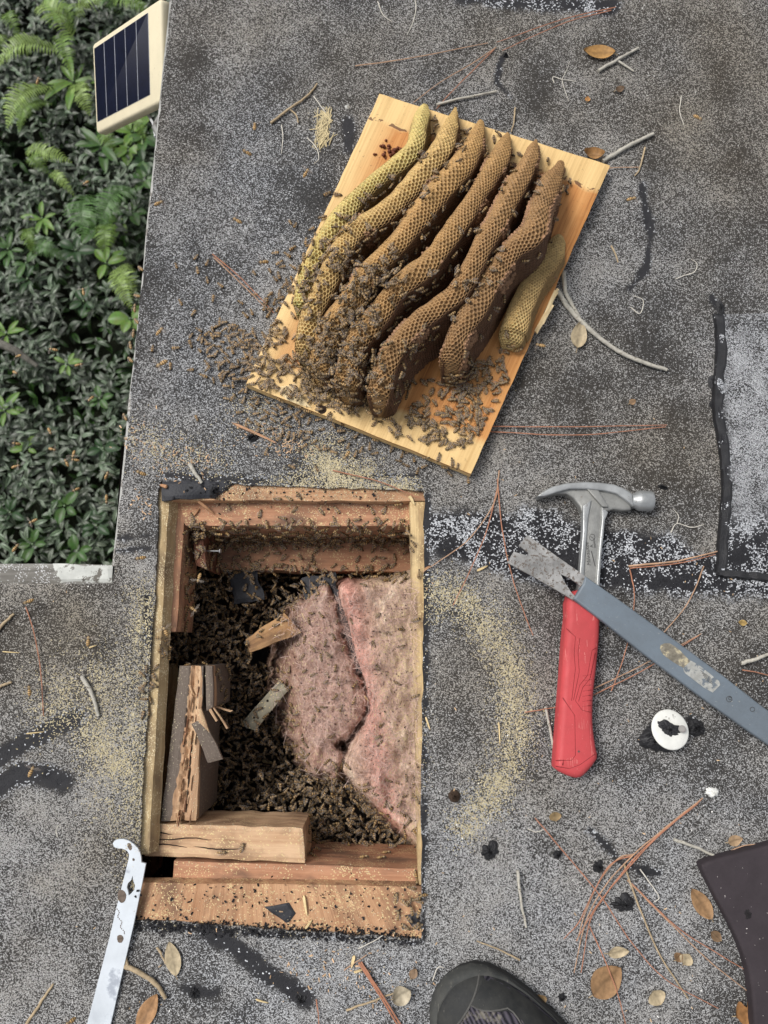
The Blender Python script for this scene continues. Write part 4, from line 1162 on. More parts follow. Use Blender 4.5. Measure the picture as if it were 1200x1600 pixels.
plate('blade', [P(*p, 0.0075) for p in ol], [[P(*p, 0.0075) for p in hl]], M_HIVE, lambda v: Vector((v.x, v.y, 0.0075 + v.z)), 0.0032, hv)
for pts in ([(185, 1392), (192, 1391), (197, 1398), (195, 1408), (189, 1411), (184, 1404)], [(183, 1463), (189, 1461), (193, 1466), (190, 1473), (184, 1472)], [(199, 1318), (204, 1318), (206, 1326), (203, 1329), (199, 1323)], [(207, 1341), (210, 1342), (210, 1345), (207, 1345)]):
    pillow('stain', pts, 0.008, 0.0070, 0.0079, 0.0003, M_PROP, hv, 2, solid=False)
for k in range(16):
    t = k / 15; x, y = 182 + 10 * t + 2 * math.sin(k), 1420 + 38 * t
    pillow('speck', [(x, y), (x + 1.6, y), (x + 1.5, y + 2), (x, y + 1.6)], 0.008, 0.0070, 0.0078, 0.0002, M_PROP, hv, solid=False, n=2)

# round white fixing disc on a blob of tar
M_CAPW = simple('white_metal_disc', (0.66, 0.66, 0.62), 0.45, 0.4, 0.0, 0.1, 60, 0.0003, wear=((0.35, 0.34, 0.31), 60, 0.62))
disc = empty('fixing_disc', P(1047, 1142, 0.0))
tag(disc, 'round white metal fixing disc smeared with tar, tilted beside the pry bar', 'metal disc')
cc = P(1047, 1140, 0.016); Rm = Euler((R(-12), R(9), 0)).to_matrix()
secs = []
for r, z in ((0.0, -0.002), (0.0225, -0.002), (0.0245, -0.0005), (0.0245, 0.0006), (0.023, 0.0016), (0.012, 0.0014), (0.0, 0.0014)):
    secs.append([cc + Rm @ Vector((math.cos(a) * max(r, 0.0002), math.sin(a) * max(r, 0.0002), z)) for a in np.linspace(0, 2 * math.pi, 40, endpoint=False)])
V, F = loft_geo(secs); o = mk('disc', V, F, M_CAPW, disc, solid=True); shade(o.data, R(60))
def lump(name, cx, cy, z, rx, ry, h, mat, parent=None, seed=0, amp=0.45, rot=0.0):
    V, F = [], []
    nr, ns = 7, 40
    c = P(cx, cy, z); px_ = 0.00085
    for i in range(nr + 1):
        for k in range(ns):
            a = 2 * math.pi * k / ns; q = i / nr
            e = 1 + amp * (2 * fbm(np.array(math.cos(a) * 2.6 + seed), np.array(math.sin(a) * 2.6 + q * 0.8), seed) - 1) * 1.3
            x, y = math.cos(a) * rx * q * e, math.sin(a) * ry * q * e
            x, y = x * math.cos(rot) - y * math.sin(rot), x * math.sin(rot) + y * math.cos(rot)
            hh = h * (1 - q ** 2.5) * (0.65 + 0.7 * float(vnoise(np.array(x * 400 + 3), np.array(y * 400 + seed), seed + 3)))
            V.append((c.x + x * px_ * 1, c.y + y * px_ * 1, c.z + (hh if i < nr else -0.001)))
    for i in range(nr):
        for k in range(ns):
            q = (k + 1) % ns
            F.append((i * ns + k, (i + 1) * ns + k, (i + 1) * ns + q, i * ns + q))
    return mk(name, V, F, mat, parent, solid=False)
o = lump('tar_smear', 1044, 1139, 0.0182, 15, 10, 0.003, M_TAR, disc, 5, 0.6, -0.3)
V, F = tube_geo([P(1066, 1139, 0.016), P(1066, 1139, 0.0215), P(1066, 1139, 0.0222)], [0.0042, 0.0046, 0.003], 12); mk('nail_head', V, F, simple('dull_nail', (0.22, 0.21, 0.20), 0.6), disc)
tb = lump('tar_blob', 1034, 1150, 0.0, 34, 22, 0.011, M_TAR, None, 9, 0.35, 0.3); tag(tb, 'black tar blob beneath the round white disc', 'tar blob')
tb = lump('tar_blob', 1087, 1136, 0.0, 13, 13, 0.007, M_TAR, None, 12, 0.35); tag(tb, 'small black tar blob just right of the white disc', 'tar blob')

# patch of roofing at the frame edge, tar along its border
V, F, W_ = [], [], 41
px_l = catmull([(1116, 492), (1121, 540), (1118, 580), (1117, 640), (1125, 700), (1130, 760), (1127, 800), (1124, 850), (1122, 894)], 90)
wear = []
for j in range(90):
    for i in range(W_):
        u = i / (W_ - 1); x = px_l[j][0] + (1330 - px_l[j][0]) * u; y = px_l[j][1] * (1 - u) + (485 + (910 - 485) * j / 89) * u
        ed = min(i, j, 89 - j)
        z = 0.0075 - (0.0015 if ed == 0 else 0) + 0.0012 * mnoise.noise(Vector((x / 30, y / 30, 1)))
        V.append(P(x, y, z))
        t = 1 / (1 + math.exp(-(y - 800 + 22 * mnoise.noise(Vector((x / 20, y / 20, 4)))) / 12))
        brd = max(0, 1 - ((x - px_l[j][0]) / 24)) * 1.6
        lo = max(0, 1 - (y - 500) / 60) * 0.5
        wear.append((min(1, max(t, brd)), 0.74 - lo * 0.5 + 0.5 * mnoise.noise(Vector((x / 26, y / 26, 7))), 0.05, 0))
for j in range(89):
    for i in range(W_ - 1):
        a = j * W_ + i; F.append((a, a + W_, a + W_ + 1, a + 1))
lp = [i for i in range(W_)] + [j * W_ + W_ - 1 for j in range(1, 90)] + [89 * W_ + i for i in range(W_ - 2, -1, -1)] + [j * W_ for j in range(88, 0, -1)]
s0 = len(V)
for k in lp: q = V[k].copy(); q.z = 0.0; V.append(q); wear.append((1, 0.2, 0, 0))
for k in range(len(lp)): F.append((lp[k], lp[(k + 1) % len(lp)], s0 + (k + 1) % len(lp), s0 + k))
patch = empty('roofing_patch', P(1180, 700, 0.0))
tag(patch, 'square patch of white granule roofing with thick black tar border at the right edge', 'roofing patch')
mk('sheet', V, F, M_ROOF, patch, attrs={'wear': wear}, solid=True)
def border(name, left, right, th):
    V, F = [], []
    n = len(left); m = 6
    for j in range(n):
        for i in range(m + 1):
            u = i / m; x = left[j][0] * (1 - u) + right[j][0] * u; y = left[j][1] * (1 - u) + right[j][1] * u
            ed = 0.0 if i in (0, m) or j in (0, n - 1) else 1.0
            k = mnoise.noise_vector(Vector((x / 12, y / 12, 2))) * 0.6
            V.append(P(x + k.x * 2.5, y + k.y * 2, 0.004 + 0.003 * ed + ed * th * (0.6 + 0.9 * mnoise.noise(Vector((x / 14, y / 14, 5))))))
    for j in range(n - 1):
        for i in range(m): a = j * (m + 1) + i; F.append((a, a + m + 1, a + m + 2, a + 1))
    lp = list(range(m + 1)) + [j * (m + 1) + m for j in range(1, n)] + [(n - 1) * (m + 1) + i for i in range(m - 1, -1, -1)] + [j * (m + 1) for j in range(n - 2, 0, -1)]
    s0 = len(V)
    for k in lp: q = V[k].copy(); q.z = 0.0005; V.append(q)
    for k in range(len(lp)): F.append((lp[k], lp[(k + 1) % len(lp)], s0 + (k + 1) % len(lp), s0 + k))
    o = mk(name, V, F, M_TAR, patch); shade(o.data, R(60))
lf_ = catmull([(1115, 490), (1119, 540), (1116, 585), (1114, 640), (1123, 700), (1128, 760), (1125, 800), (1121, 850), (1120, 897)], 90)
border('tar_border', lf_, [(p[0] + 20 + 4 * mnoise.noise(Vector((k * 0.2, 3, 1))), p[1]) for k, p in enumerate(lf_)], 0.0014)
lf_ = [(1122 + 2.4 * k, 886 + 0.22 * k) for k in range(90)]
border('tar_border', lf_, [(p[0], p[1] + 15 + 3 * mnoise.noise(Vector((k * 0.3, 6, 1)))) for k, p in enumerate(lf_)], 0.0012)
for k, (x, y, rx, ry) in enumerate(((1114, 600, 9, 16), (1125, 482, 7, 16), (1112, 632, 5, 9))):
    lump('tar_drip', x, y, 0.0, rx, ry, 0.003, M_TAR, patch, 20 + k, 0.3)

# kneeling pad
M_PAD = simple('dark_foam', (0.037, 0.030, 0.034), 0.8, 0.2, 0, 0.15, 40, 0.0004, wear=((0.16, 0.15, 0.16), 700, 0.74))
pad = empty('kneeling_pad', P(1200, 1500, 0.0))
tag(pad, 'dark brown foam kneeling pad at the near right corner', 'kneeling pad')
pillow('foam', [(1097, 1357), (1102, 1349), (1112, 1344), (1160, 1331), (1260, 1306), (1400, 1280), (1400, 1780), (1170, 1780), (1178, 1660), (1178, 1590), (1170, 1518), (1150, 1462), (1122, 1408)], 0.018, 0.001, 0.019, 0.004, M_PAD, pad, 3)
lump('dent', 1168, 1428, 0.0186, 6, 8, 0.0009, simple('pad_dent', (0.012, 0.01, 0.011)), pad, 3, 0.7)

# boot of the photographer
M_RUB = worn('boot_rubber', (0.018, 0.019, 0.0195), 0.7, 0.25, 0, (0.065, 0.064, 0.058), (0.20, 0.19, 0.16), 40, (300, 300, 60), 0.70)
M_SOLE = simple('boot_sole', (0.018, 0.018, 0.018), 0.7)
def mesh_fabric():
    m = Mat('boot_fabric', 0.85, 0.15)
    o = m.objco()
    wv = m.n('TexWave', {'Vector': o, 'Scale': 95.0, 'Distortion': 1.5, 'Detail': 1.0}, bands_direction='DIAGONAL').outputs['Fac']
    n = m.noise(o, 50, 5, 0.7)
    c = m.mix(wv, (0.010, 0.010, 0.014), (0.075, 0.068, 0.085))
    c = m.mix(m.math('MULTIPLY', m.ramp(n, [(0.56, (0, 0, 0)), (0.66, (1, 1, 1))]), m.math('MULTIPLY', m.noise(o, 9, 2), 0.9)), c, (0.26, 0.24, 0.19))
    m.color(c); m.bump(wv, 0.0008, 1.0)
    return m.m
M_FAB = mesh_fabric()
toe = P(692, 1552, 0.03); bd = Vector((0.80, -0.60, 0)).normalized(); bs = Vector((bd.y, -bd.x, 0))     # bs: right-hand side seen from above
boot = empty('boot', toe + bd * 0.14 - Vector((0, 0, 0.024)))
tag(boot, 'toe of a black rubber capped work boot with mesh upper at the near edge', 'boot')
st_l = [0.0, 0.006, 0.016, 0.032, 0.055, 0.085, 0.12, 0.16, 0.2, 0.24, 0.268, 0.286, 0.295]
st_w = [0.012, 0.026, 0.039, 0.0485, 0.0535, 0.0550, 0.053, 0.047, 0.041, 0.039, 0.037, 0.028, 0.012]
st_h = [0.026, 0.034, 0.041, 0.048, 0.055, 0.062, 0.074, 0.092, 0.105, 0.11, 0.11, 0.10, 0.085]
def boot_sec(l, w, h, z0, grow=0.0, top=None, m=34):
    c = toe + bd * l; out = []
    for k in range(m):
        a = 2 * math.pi * k / m
        ca, sa = math.cos(a), math.sin(a)
        x = (w + grow) * (abs(ca) ** 0.75) * (1 if ca > 0 else -1)
        if sa >= 0:
            z = z0 + (h - z0) * (sa ** 0.85)
            if top is not None: z = min(z, top)
        else: z = z0 + 0.006 * sa
        out.append(Vector((c.x + bs.x * x, c.y + bs.y * x, z)))
    return out
V, F = loft_geo([boot_sec(l, w, h, 0.014) for l, w, h in zip(st_l, st_w, st_h)]); o = mk('upper', V, F, M_FAB, boot, solid=True); shade(o.data, R(70))
M_RAND = worn('boot_rand', (0.040, 0.042, 0.041), 0.75, 0.25, 0, (0.10, 0.098, 0.088), (0.22, 0.21, 0.18), 45)
V, F = loft_geo([boot_sec(l - 0.003, w * 0.99 + 0.0030, h * (1.0 if k > 1 else 0.98) + 0.0016, 0.012, 0.0, 0.020 + 0.013 * math.exp(-(max(l, 0) / 0.05) ** 2)) for k, (l, w, h) in enumerate(zip(st_l, st_w, st_h))])
o = mk('toe_rand', V, F, M_RAND, boot, solid=True); shade(o.data, R(50))
secs = [boot_sec(l, np.interp(l, st_l, st_w) + 0.0010, np.interp(l, st_l, st_h) + 0.0012, 0.014) for l in (0.0, 0.006, 0.013, 0.020, 0.027)]
V, F = loft_geo(secs); o = mk('toe_cap', V, F, M_RUB, boot, solid=True); shade(o.data, R(60))
def on_boot(pts, r, mat, name):
    q = []
    for l, x in pts:
        w, h = np.interp(l, st_l, st_w), np.interp(l, st_l, st_h)
        ca = np.clip(abs(x) / w, 0, 0.97) ** (1 / 0.75); sa = math.sqrt(1 - ca * ca)
        c = toe + bd * l + bs * x; q.append(Vector((c.x, c.y, 0.014 + (h - 0.014) * sa ** 0.85 + 0.0014)))
    V, F = tube_geo(q, r, 6); return mk(name, V, F, mat, boot)
M_SEAM = simple('boot_seam', (0.085, 0.083, 0.078), 0.8)
on_boot([(0.0275 - 0.006 * x * x, x * 0.045) for x in np.linspace(-0.98, 0.98, 20)], 0.0011, M_SEAM, 'seam')
for sg in (-1, 1): on_boot([(0.028 + 0.10 * i / 15, sg * (0.014 + 0.021 * min(1, i / 5) - 0.003 * math.sin(i * 0.8))) for i in range(16)], 0.0009, M_SEAM, 'seam')
for sgn in (-1, 1):
    V, F = [], []
    nl, nx_ = 16, 6
    for i in range(nl + 1):
        l = 0.027 + 0.14 * i / nl
        w, h = np.interp(l, st_l, st_w), np.interp(l, st_l, st_h)
        xin = sgn * (0.014 + 0.021 * min(1, i / 4) - 0.003 * math.sin(i * 0.8))
        for k in range(nx_ + 1):
            x = xin + (sgn * w * 0.985 - xin) * k / nx_
            ca = np.clip(abs(x) / w, 0, 0.985) ** (1 / 0.75); sa = math.sqrt(max(0, 1 - ca * ca))
            c = toe + bd * l + bs * x; V.append(Vector((c.x, c.y, 0.014 + (h - 0.014) * sa ** 0.85 + 0.0017)))
    for i in range(nl):
        for k in range(nx_):
            a = i * (nx_ + 1) + k; F.append((a, a + 1, a + nx_ + 2, a + nx_ + 1))
    o = mk('side_overlay', V, F, M_RUB, boot); shade(o.data, R(60))
foot = [toe + bd * l + bs * (w + 0.004) for l, w in zip(st_l, st_w)] + [toe + bd * l - bs * (w + 0.004) for l, w in reversed(list(zip(st_l, st_w)))]
V, F = pillow_geo([tuple(p) for p in foot], 0.0015, 0.017, 0.003, 3); V, F = tri_caps(V, F); mk('sole', V, F, M_SOLE, boot)
secs = []
for z, r in ((0.06, 0.044), (0.10, 0.043), (0.14, 0.044), (0.19, 0.047), (0.195, 0.044), (0.19, 0.041), (0.16, 0.038)):
    c = toe + bd * (0.215 + (z - 0.06) * 0.15)
    secs.append([Vector((c.x, c.y, z)) + bd * math.cos(a) * r * 1.25 + bs * math.sin(a) * r for a in np.linspace(0, 2 * math.pi, 24, endpoint=False)])
V, F = loft_geo(secs); o = mk('shaft', V, F, M_FAB, boot); shade(o.data, R(60))

# ------------------------------------------------------------------ solar panel on the eave
M_CREAM = simple('cream_plastic', (0.66, 0.59, 0.42), 0.45, 0.35, 0, 0.06, 20, 0.0001, wear=((0.40, 0.35, 0.24), 260, 0.64))
M_CELL = simple('solar_cell', (0.006, 0.008, 0.022), 0.16, 0.5, 0, 0.2, 60, 0.0, wear=((0.04, 0.045, 0.07), 500, 0.70))
M_LINE = simple('cell_gap', (0.30, 0.31, 0.34), 0.4)
cor = [(144.5, 69), (252, -4), (255.5, 158), (151, 210)]
Amat = np.array([list(ray(*c)) for c in cor]).T * np.array([1, -1, 1, -1])
u_, s_, vt = np.linalg.svd(Amat); lam = vt[-1]; lam = lam / lam[0]
pts = [np.array(ray(*c)) * l for c, l in zip(cor, lam)]
t_ = (HC + 0.10) / -np.mean([p[2] for p in pts])
pts = [Vector(p * t_) + Vector((0, 0, HC)) for p in pts]
O = (pts[0] + pts[1] + pts[2] + pts[3]) / 4
EX = ((pts[1] - pts[0]) + (pts[2] - pts[3])) / 2; EY = ((pts[0] - pts[3]) + (pts[1] - pts[2])) / 2
NZ = EX.cross(EY).normalized()
if NZ.z < 0: NZ = -NZ
sol = empty('solar_panel', O - NZ * 0.03)
tag(sol, 'small solar panel in a cream plastic frame mounted on the roof edge', 'solar panel')
def sp(u, v, w): return O + EX * u + EY * v + NZ * w
def solar_pillow(name, rect, z0, z1, b, mat, rc=0.02):
    u0, v0, u1, v1 = rect; lx, ly = EX.length, EY.length
    poly = []
    for cx, cy, a0 in ((u1 * lx - rc * lx, v1 * ly - rc * lx, 0), (u0 * lx + rc * lx, v1 * ly - rc * lx, 90), (u0 * lx + rc * lx, v0 * ly + rc * lx, 180), (u1 * lx - rc * lx, v0 * ly + rc * lx, 270)):
        for k in range(5): a = R(a0 + k * 22.5); poly.append((cx + math.cos(a) * rc * lx, cy + math.sin(a) * rc * lx))
    V, F = pillow_geo(poly, z0, z1, b, 4); V, F = tri_caps(V, F)
    o = mk(name, [sp(v[0] / lx, v[1] / ly, v[2]) for v in V], F, mat, sol); shade(o.data, R(50)); return o
solar_pillow('frame', (-0.5, -0.5, 0.5, 0.5), -0.016, 0.001, 0.005, M_CREAM, 0.035)
solar_pillow('backing', (-0.465, -0.375, 0.335, 0.435), 0.0005, 0.0016, 0.0003, M_LINE, 0.004)
solar_pillow('glass', (-0.462, -0.372, 0.332, 0.432), 0.0012, 0.0019, 0.0002, M_CELL, 0.003)
for k in range(1, 5):
    a = -0.462 + 0.794 * k / 5
    solar_pillow('cell_line', (a - 0.0035, -0.371, a + 0.0035, 0.431), 0.0014, 0.0021, 0.0001, M_LINE, 0.002)
V, F = tube_geo([sp(0.25, -0.2, -0.015), sp(0.35, -0.3, -0.04), P(243, 200, -0.06), P(252, 215, -0.05)], 0.006, 8); mk('mount_arm', V, F, M_METAL, sol)
V, F = tube_geo([P(222, 172, -0.16), P(232, 180, -0.14), P(239, 192, -0.10), P(243, 214, -0.07)], 0.0022, 6); mk('cable', V, F, simple('white_cable', (0.45, 0.46, 0.46)), sol)

# ------------------------------------------------------------------ small litter on the roof
M_NEEDLE = simple('pine_needle_brown', (0.36, 0.165, 0.10), 0.6, 0.3, 0, 0.25, 90, 0.0)
M_NEEDLE2 = simple('pine_needle_faded', (0.40, 0.25, 0.16), 0.6, 0.3, 0, 0.25, 90, 0.0)
M_TWIG = simple('grey_twig', (0.40, 0.38, 0.33), 0.85, 0.2, 0, 0.35, 160, 0.0006, wear=((0.17, 0.15, 0.12), 160, 0.58))
M_TWIG2 = simple('tan_twig', (0.36, 0.28, 0.18), 0.85, 0.2, 0, 0.3, 160, 0.0005)
M_ROOT = simple('pale_rootlet', (0.55, 0.52, 0.46), 0.8, 0.2, 0, 0.2, 90, 0.0)
M_LEAF = attr_mat('dry_leaf', 0.6, 0.3, 0.35, 220, 0.15)

def strand(name, pts, r, mat, label, cat, group=None, z=0.0018, taper=0.5, bow=0.0015, sides=5, branch=()):
    c = catmull(pts, max(10, 5 * len(pts))) if len(pts) > 2 else [np.array(pts[0], float) * (1 - t) + np.array(pts[1], float) * t for t in np.linspace(0, 1, 10)]
    n = len(c); sd = (pts[0][0] * 7.3 + pts[0][1] * 3.1) % 97
    q = []
    for i, p in enumerate(c):
        hz_ = z + r + bow * math.sin(math.pi * i / (n - 1)) + 0.0006 * mnoise.noise(Vector((i * 0.4, sd, 0)))
        w = P(p[0], p[1], hz_); k = mnoise.noise_vector(Vector((i * 0.5, sd, 3))) * min(r, 0.002) * 0.6
        q.append(w + Vector((k.x, k.y, 0)))
    rad = [r * (1 - taper * i / (n - 1)) * (1 + 0.18 * mnoise.noise(Vector((i * 1.1, sd, 9)))) for i in range(n)]
    V, F = tube_geo(q, rad, sides)
    for b in branch:
        cb = catmull(b, 10) if len(b) > 2 else [np.array(b[0], float) * (1 - t) + np.array(b[1], float) * t for t in np.linspace(0, 1, 6)]
        V2, F2 = tube_geo([P(p[0], p[1], z + r) for p in cb], [r * 0.7 * (1 - 0.4 * i / len(cb)) for i in range(len(cb))], sides)
        s = len(V); V = list(V) + list(V2); F = list(F) + [tuple(i + s for i in f) for f in F2]
    o = mk(name, V, F, mat); shade(o.data, R(70))
    return tag(o, label, cat, group)
G = 'pine needles on the roof'
nd = [([(555, 103), (640, 91), (762, 67)], 'straight pine needle lying left of the crossing needles at the far edge'),
      ([(962, 11), (880, 30), (776, 66)], 'upper long pine needle curving towards the tar strip at the far edge'),
      ([(955, 16), (890, 33), (830, 58), (785, 79)], 'lower long pine needle curving beside its twin at the far edge'),
      ([(775, 74), (738, 99), (690, 127), (646, 160)], 'pine needle running under the far end of the comb board, upper of two'),
      ([(772, 77), (735, 114), (705, 144), (682, 170)], 'pine needle running under the far end of the comb board, lower of two'),
      ([(332, 397), (378, 436), (428, 489)], 'pine needle left of the board, upper of a touching pair'),
      ([(334, 402), (376, 442), (420, 486)], 'pine needle left of the board, lower of a touching pair'),
      ([(745, 666), (880, 667), (1042, 664)], 'long straight pine needle beside the near corner of the board, upper one'),
      ([(760, 674), (900, 680), (1040, 667)], 'long slightly bowed pine needle beside the near corner of the board, lower one'),
      ([(780, 735), (772, 785), (735, 840), (690, 874), (660, 894)], 'pine needle of the spread tuft, curving left to the opening'),
      ([(778, 760), (760, 830), (735, 890), (708, 946)], 'middle pine needle of the spread tuft between opening and pry bar'),
      ([(777, 748), (785, 830), (800, 900), (820, 960), (833, 993)], 'pine needle of the spread tuft, passing left of the pry bar tip'),
      ([(982, 885), (1060, 876), (1122, 861)], 'pine needle above the pry bar touching the tar border, thicker one'),
      ([(984, 888), (1062, 880), (1118, 866)], 'pine needle above the pry bar touching the tar border, thinner one'),
      ([(984, 890), (991, 925), (990, 955)], 'short pine needle disappearing under the top of the pry bar'),
      ([(1100, 885), (1075, 942), (1036, 990)], 'slanted pine needle between the tar patch and the pry bar'),
      ([(820, 1113), (850, 1108), (874, 1104)], 'short pine needle left of the red hammer grip'),
      ([(926, 1086), (1000, 1050), (1092, 993)], 'pine needle crossing under the pry bar, lower of a pair'),
      ([(928, 1076), (1010, 1036), (1096, 990)], 'pine needle crossing under the pry bar, upper of a pair'),
      ([(955, 1080), (972, 1035), (986, 985)], 'short steep pine needle right of the red grip under the pry bar'),
      ([(40, 948), (52, 985), (63, 1045), (68, 1119)], 'single pine needle on the left part of the roof'),
      ([(1098, 1247), (1040, 1293), (985, 1340), (940, 1392), (914, 1445), (897, 1520)], 'longest pine needle of the sheaf at the lower right, left strand'),
      ([(1095, 1250), (1035, 1300), (990, 1342), (945, 1400), (922, 1440), (908, 1520)], 'second longest pine needle of the sheaf at the lower right'),
      ([(1090, 1255), (1030, 1305), (980, 1358), (935, 1412), (900, 1470)], 'third pine needle of the sheaf at the lower right'),
      ([(990, 1335), (965, 1342), (935, 1380), (915, 1425), (902, 1470), (880, 1468)][:5], 'short curved pine needle on the left of the lower right sheaf'),
      ([(987, 1337), (955, 1350), (928, 1392), (905, 1440), (881, 1467)], 'short outermost pine needle of the lower right sheaf'),
      ([(836, 1278), (880, 1330), (940, 1402), (985, 1470), (1040, 1530), (1122, 1576)], 'long pine needle crossing under the lower right sheaf'),
      ([(980, 1375), (1045, 1440), (1110, 1503), (1178, 1556)], 'pine needle running to the kneeling pad, lower of two'),
      ([(984, 1378), (1060, 1450), (1125, 1492), (1172, 1520)], 'pine needle running to the kneeling pad, upper of two'),
      ([(921, 1447), (945, 1500), (966, 1556), (980, 1610)], 'pine needle lying across the round brown leaf'),
      ([(1138, 1331), (1168, 1320), (1210, 1320)], 'pine needle at the far edge of the kneeling pad'),
      ([(561, 1504), (590, 1550), (624, 1606)], 'thick pine needle left of the boot, left of a pair'),
      ([(564, 1503), (594, 1550), (630, 1606)], 'thick pine needle left of the boot, right of a pair'),
      ([(538, 1516), (555, 1504), (573, 1492)], 'short broken pine needle above the pair left of the boot'),
      ([(494, 1562), (497, 1582), (499, 1606)], 'short pine needle at the bottom left of the boot'),
      ([(1160, 1047), (1180, 1050), (1212, 1058)], 'short pine needle at the right frame edge below a grey twig'),
      ([(930, 267), (960, 262), (1000, 261)], 'short pine needle sticking out from the right corner of the board'),
      ([(520, 735), (590, 752), (658, 779)], 'faded pine needle along the far rim of the opening'),
      ([(648, 1600), (690, 1575), (702, 1556)][:2], 'faint pine needle hidden beside the boot toe'),
      ([(430, 692), (400, 678), (362, 660)], 'thin pine needle between the board and the opening')]
for k, (p, lb) in enumerate(nd):
    if len(p) == 2: continue
    strand('pine_needle', p, 0.00085 if 'thick' not in lb else 0.0015, M_NEEDLE if k % 3 else M_NEEDLE2, lb, 'pine needle', G, taper=0.35, bow=0.002 + 0.001 * (k % 3))
tw = [([(871, 455), (888, 480), (913, 507), (960, 545), (1005, 566), (1042, 578)], 0.0036, M_TWIG, 'long curved grey twig right of the board', ()),
      ([(881, 425), (885, 458), (906, 496)], 0.0034, M_TWIG, 'short grey twig lying against the long curved one', ()),
      ([(942, 252), (980, 229), (1021, 209)], 0.0034, M_TWIG, 'straight grey twig behind the right corner of the board', ()),
      ([(935, 111), (965, 93), (998, 75)], 0.0026, M_TWIG, 'forked pale twig beside the orange leaf', ([(964, 94), (990, 111)],)),
      ([(423, 192), (455, 168), (480, 150), (496, 131)], 0.0019, M_TWIG2, 'thin tan twig on the roof left of the board', ([(452, 170), (463, 180), (466, 192)],)),
      ([(682, 164), (715, 155), (776, 143)], 0.0021, M_TWIG, 'thin pale twig poking out behind the board', ()),
      ([(128, 1057), (143, 1083), (154, 1119)], 0.0030, M_TWIG, 'short pale twig on the left part of the roof', ()),
      ([(852, 1104), (860, 1142), (866, 1182)], 0.0019, M_TWIG, 'thin pale twig touching the red grip', ()),
      ([(193, 1508), (225, 1524), (248, 1543), (258, 1560)], 0.0032, M_TWIG2, 'crooked tan twig right of the hive tool', ([(200, 1512), (196, 1495), (198, 1484)],)),
      ([(38, 1606), (60, 1572), (83, 1537)], 0.0021, M_TWIG2, 'slim tan twig at the lower left corner', ()),
      ([(1158, 1036), (1180, 1030), (1212, 1019)], 0.0029, M_TWIG, 'pale twig at the right frame edge beside the pry bar', ()),
      ([(809, 1360), (813, 1402), (823, 1449)], 0.0020, M_TWIG, 'slim upright twig below the hammer grip', ()),
      ([(1053, 1311), (1088, 1324), (1124, 1341)], 0.0022, M_TWIG, 'pale straight twig beside the kneeling pad corner', ()),
      ([(541, 1579), (585, 1563), (620, 1550)], 0.0014, M_TWIG2, 'thin stem under the pale curled leaf near the boot', ()),
      ([(805, 168), (803, 190), (799, 206)], 0.0013, M_TWIG2, 'tiny upright twig just behind the board', ()),
      ([(296, 725), (305, 740), (316, 754)], 0.0030, M_TWIG, 'short grey stick lying on the torn flap', ()),
      ([(-8, 990), (8, 972), (21, 959)], 0.0023, M_TWIG2, 'short brown twig at the left frame edge, upper one', ()),
      ([(-8, 1077), (6, 1070), (18, 1066)], 0.0021, M_TWIG2, 'short brown twig at the left frame edge, lower one', ()),
      ([(975, 1350), (1000, 1420), (1030, 1490), (1075, 1560)], 0.0013, M_TWIG2, 'long thin grey stem under the lower right needles', ()),
      ([(245, 1480), (252, 1492), (259, 1506)], 0.0016, M_TWIG2, 'tiny stem beside the beige leaf', ()),
      ([(1008, 230), (1000, 262), (992, 275)], 0.0014, M_TWIG2, 'tiny bent stem near the twig behind the board corner', ()),
      ([(812, 1500), (780, 1484), (745, 1470)], 0.0011, M_TWIG2, 'hair thin stem beyond the boot', ()),
      ([(955, 384), (962, 398), (966, 410)], 0.0014, M_TWIG2, 'tiny tan twig right of the board', ())]
for p, r, m_, lb, br in tw: strand('twig', p, r, m_, lb, 'twig', 'twigs on the roof', 0.0012, 0.3, 0.001, 7, br)
rt = [([(648, -4), (650, 14), (645, 35), (636, 55)], 'white rootlet at the far frame edge'), ([(590, 2), (598, 22), (612, 34)], 'short pale rootlet at the far frame edge'),
      ([(866, 130), (864, 120), (878, 124), (900, 127)], 'three armed pale rootlet right of the pine needles'), ([(1056, 436), (1070, 430), (1085, 425), (1089, 412), (1080, 405)], 'curled white rootlet right of the long twig'),
      ([(1048, 832), (1058, 818), (1080, 824), (1100, 820)], 'pale branching rootlet above the tar strip'), ([(480, 215), (495, 232), (498, 248), (490, 256)], 'curly pale rootlet left of the board'),
      ([(490, 150), (503, 168), (512, 180)], 'fine pale rootlet near the straw tuft'), ([(1065, 150), (1062, 172), (1068, 195)], 'fine straight rootlet at the far right'),
      ([(1000, 1358), (1020, 1386), (1030, 1402), (1022, 1410)], 'looped rootlet among the lower right needles'), ([(676, 1532), (684, 1512), (694, 1512)], 'pale looped rootlet at the boot toe'),
      ([(560, 1482), (585, 1470), (598, 1462)], 'pale rootlet near the plywood corner'), ([(985, 480), (1000, 490), (1005, 470), (990, 462)], 'curl of pale root on the dark patch'),
      ([(825, 1295), (838, 1300), (850, 1296)], 'tiny pale rootlet beyond the needles'), ([(440, 195), (442, 215), (440, 240)], 'short white rootlet left of the board'), ([(90, 1308), (88, 1295), (96, 1286)], 'small curved rootlet on the left part of the roof')]
for p, lb in rt:
    br = ([(878, 124), (886, 108), (890, 97)], [(878, 124), (882, 140), (889, 158)]) if 'three' in lb else (([(1058, 818), (1060, 806), (1052, 795)],) if 'branching' in lb else ())
    strand('rootlet', p, 0.0008, M_ROOT, lb, 'rootlet', 'pale rootlets on the roof', 0.001, 0.4, 0.001, 5, br)

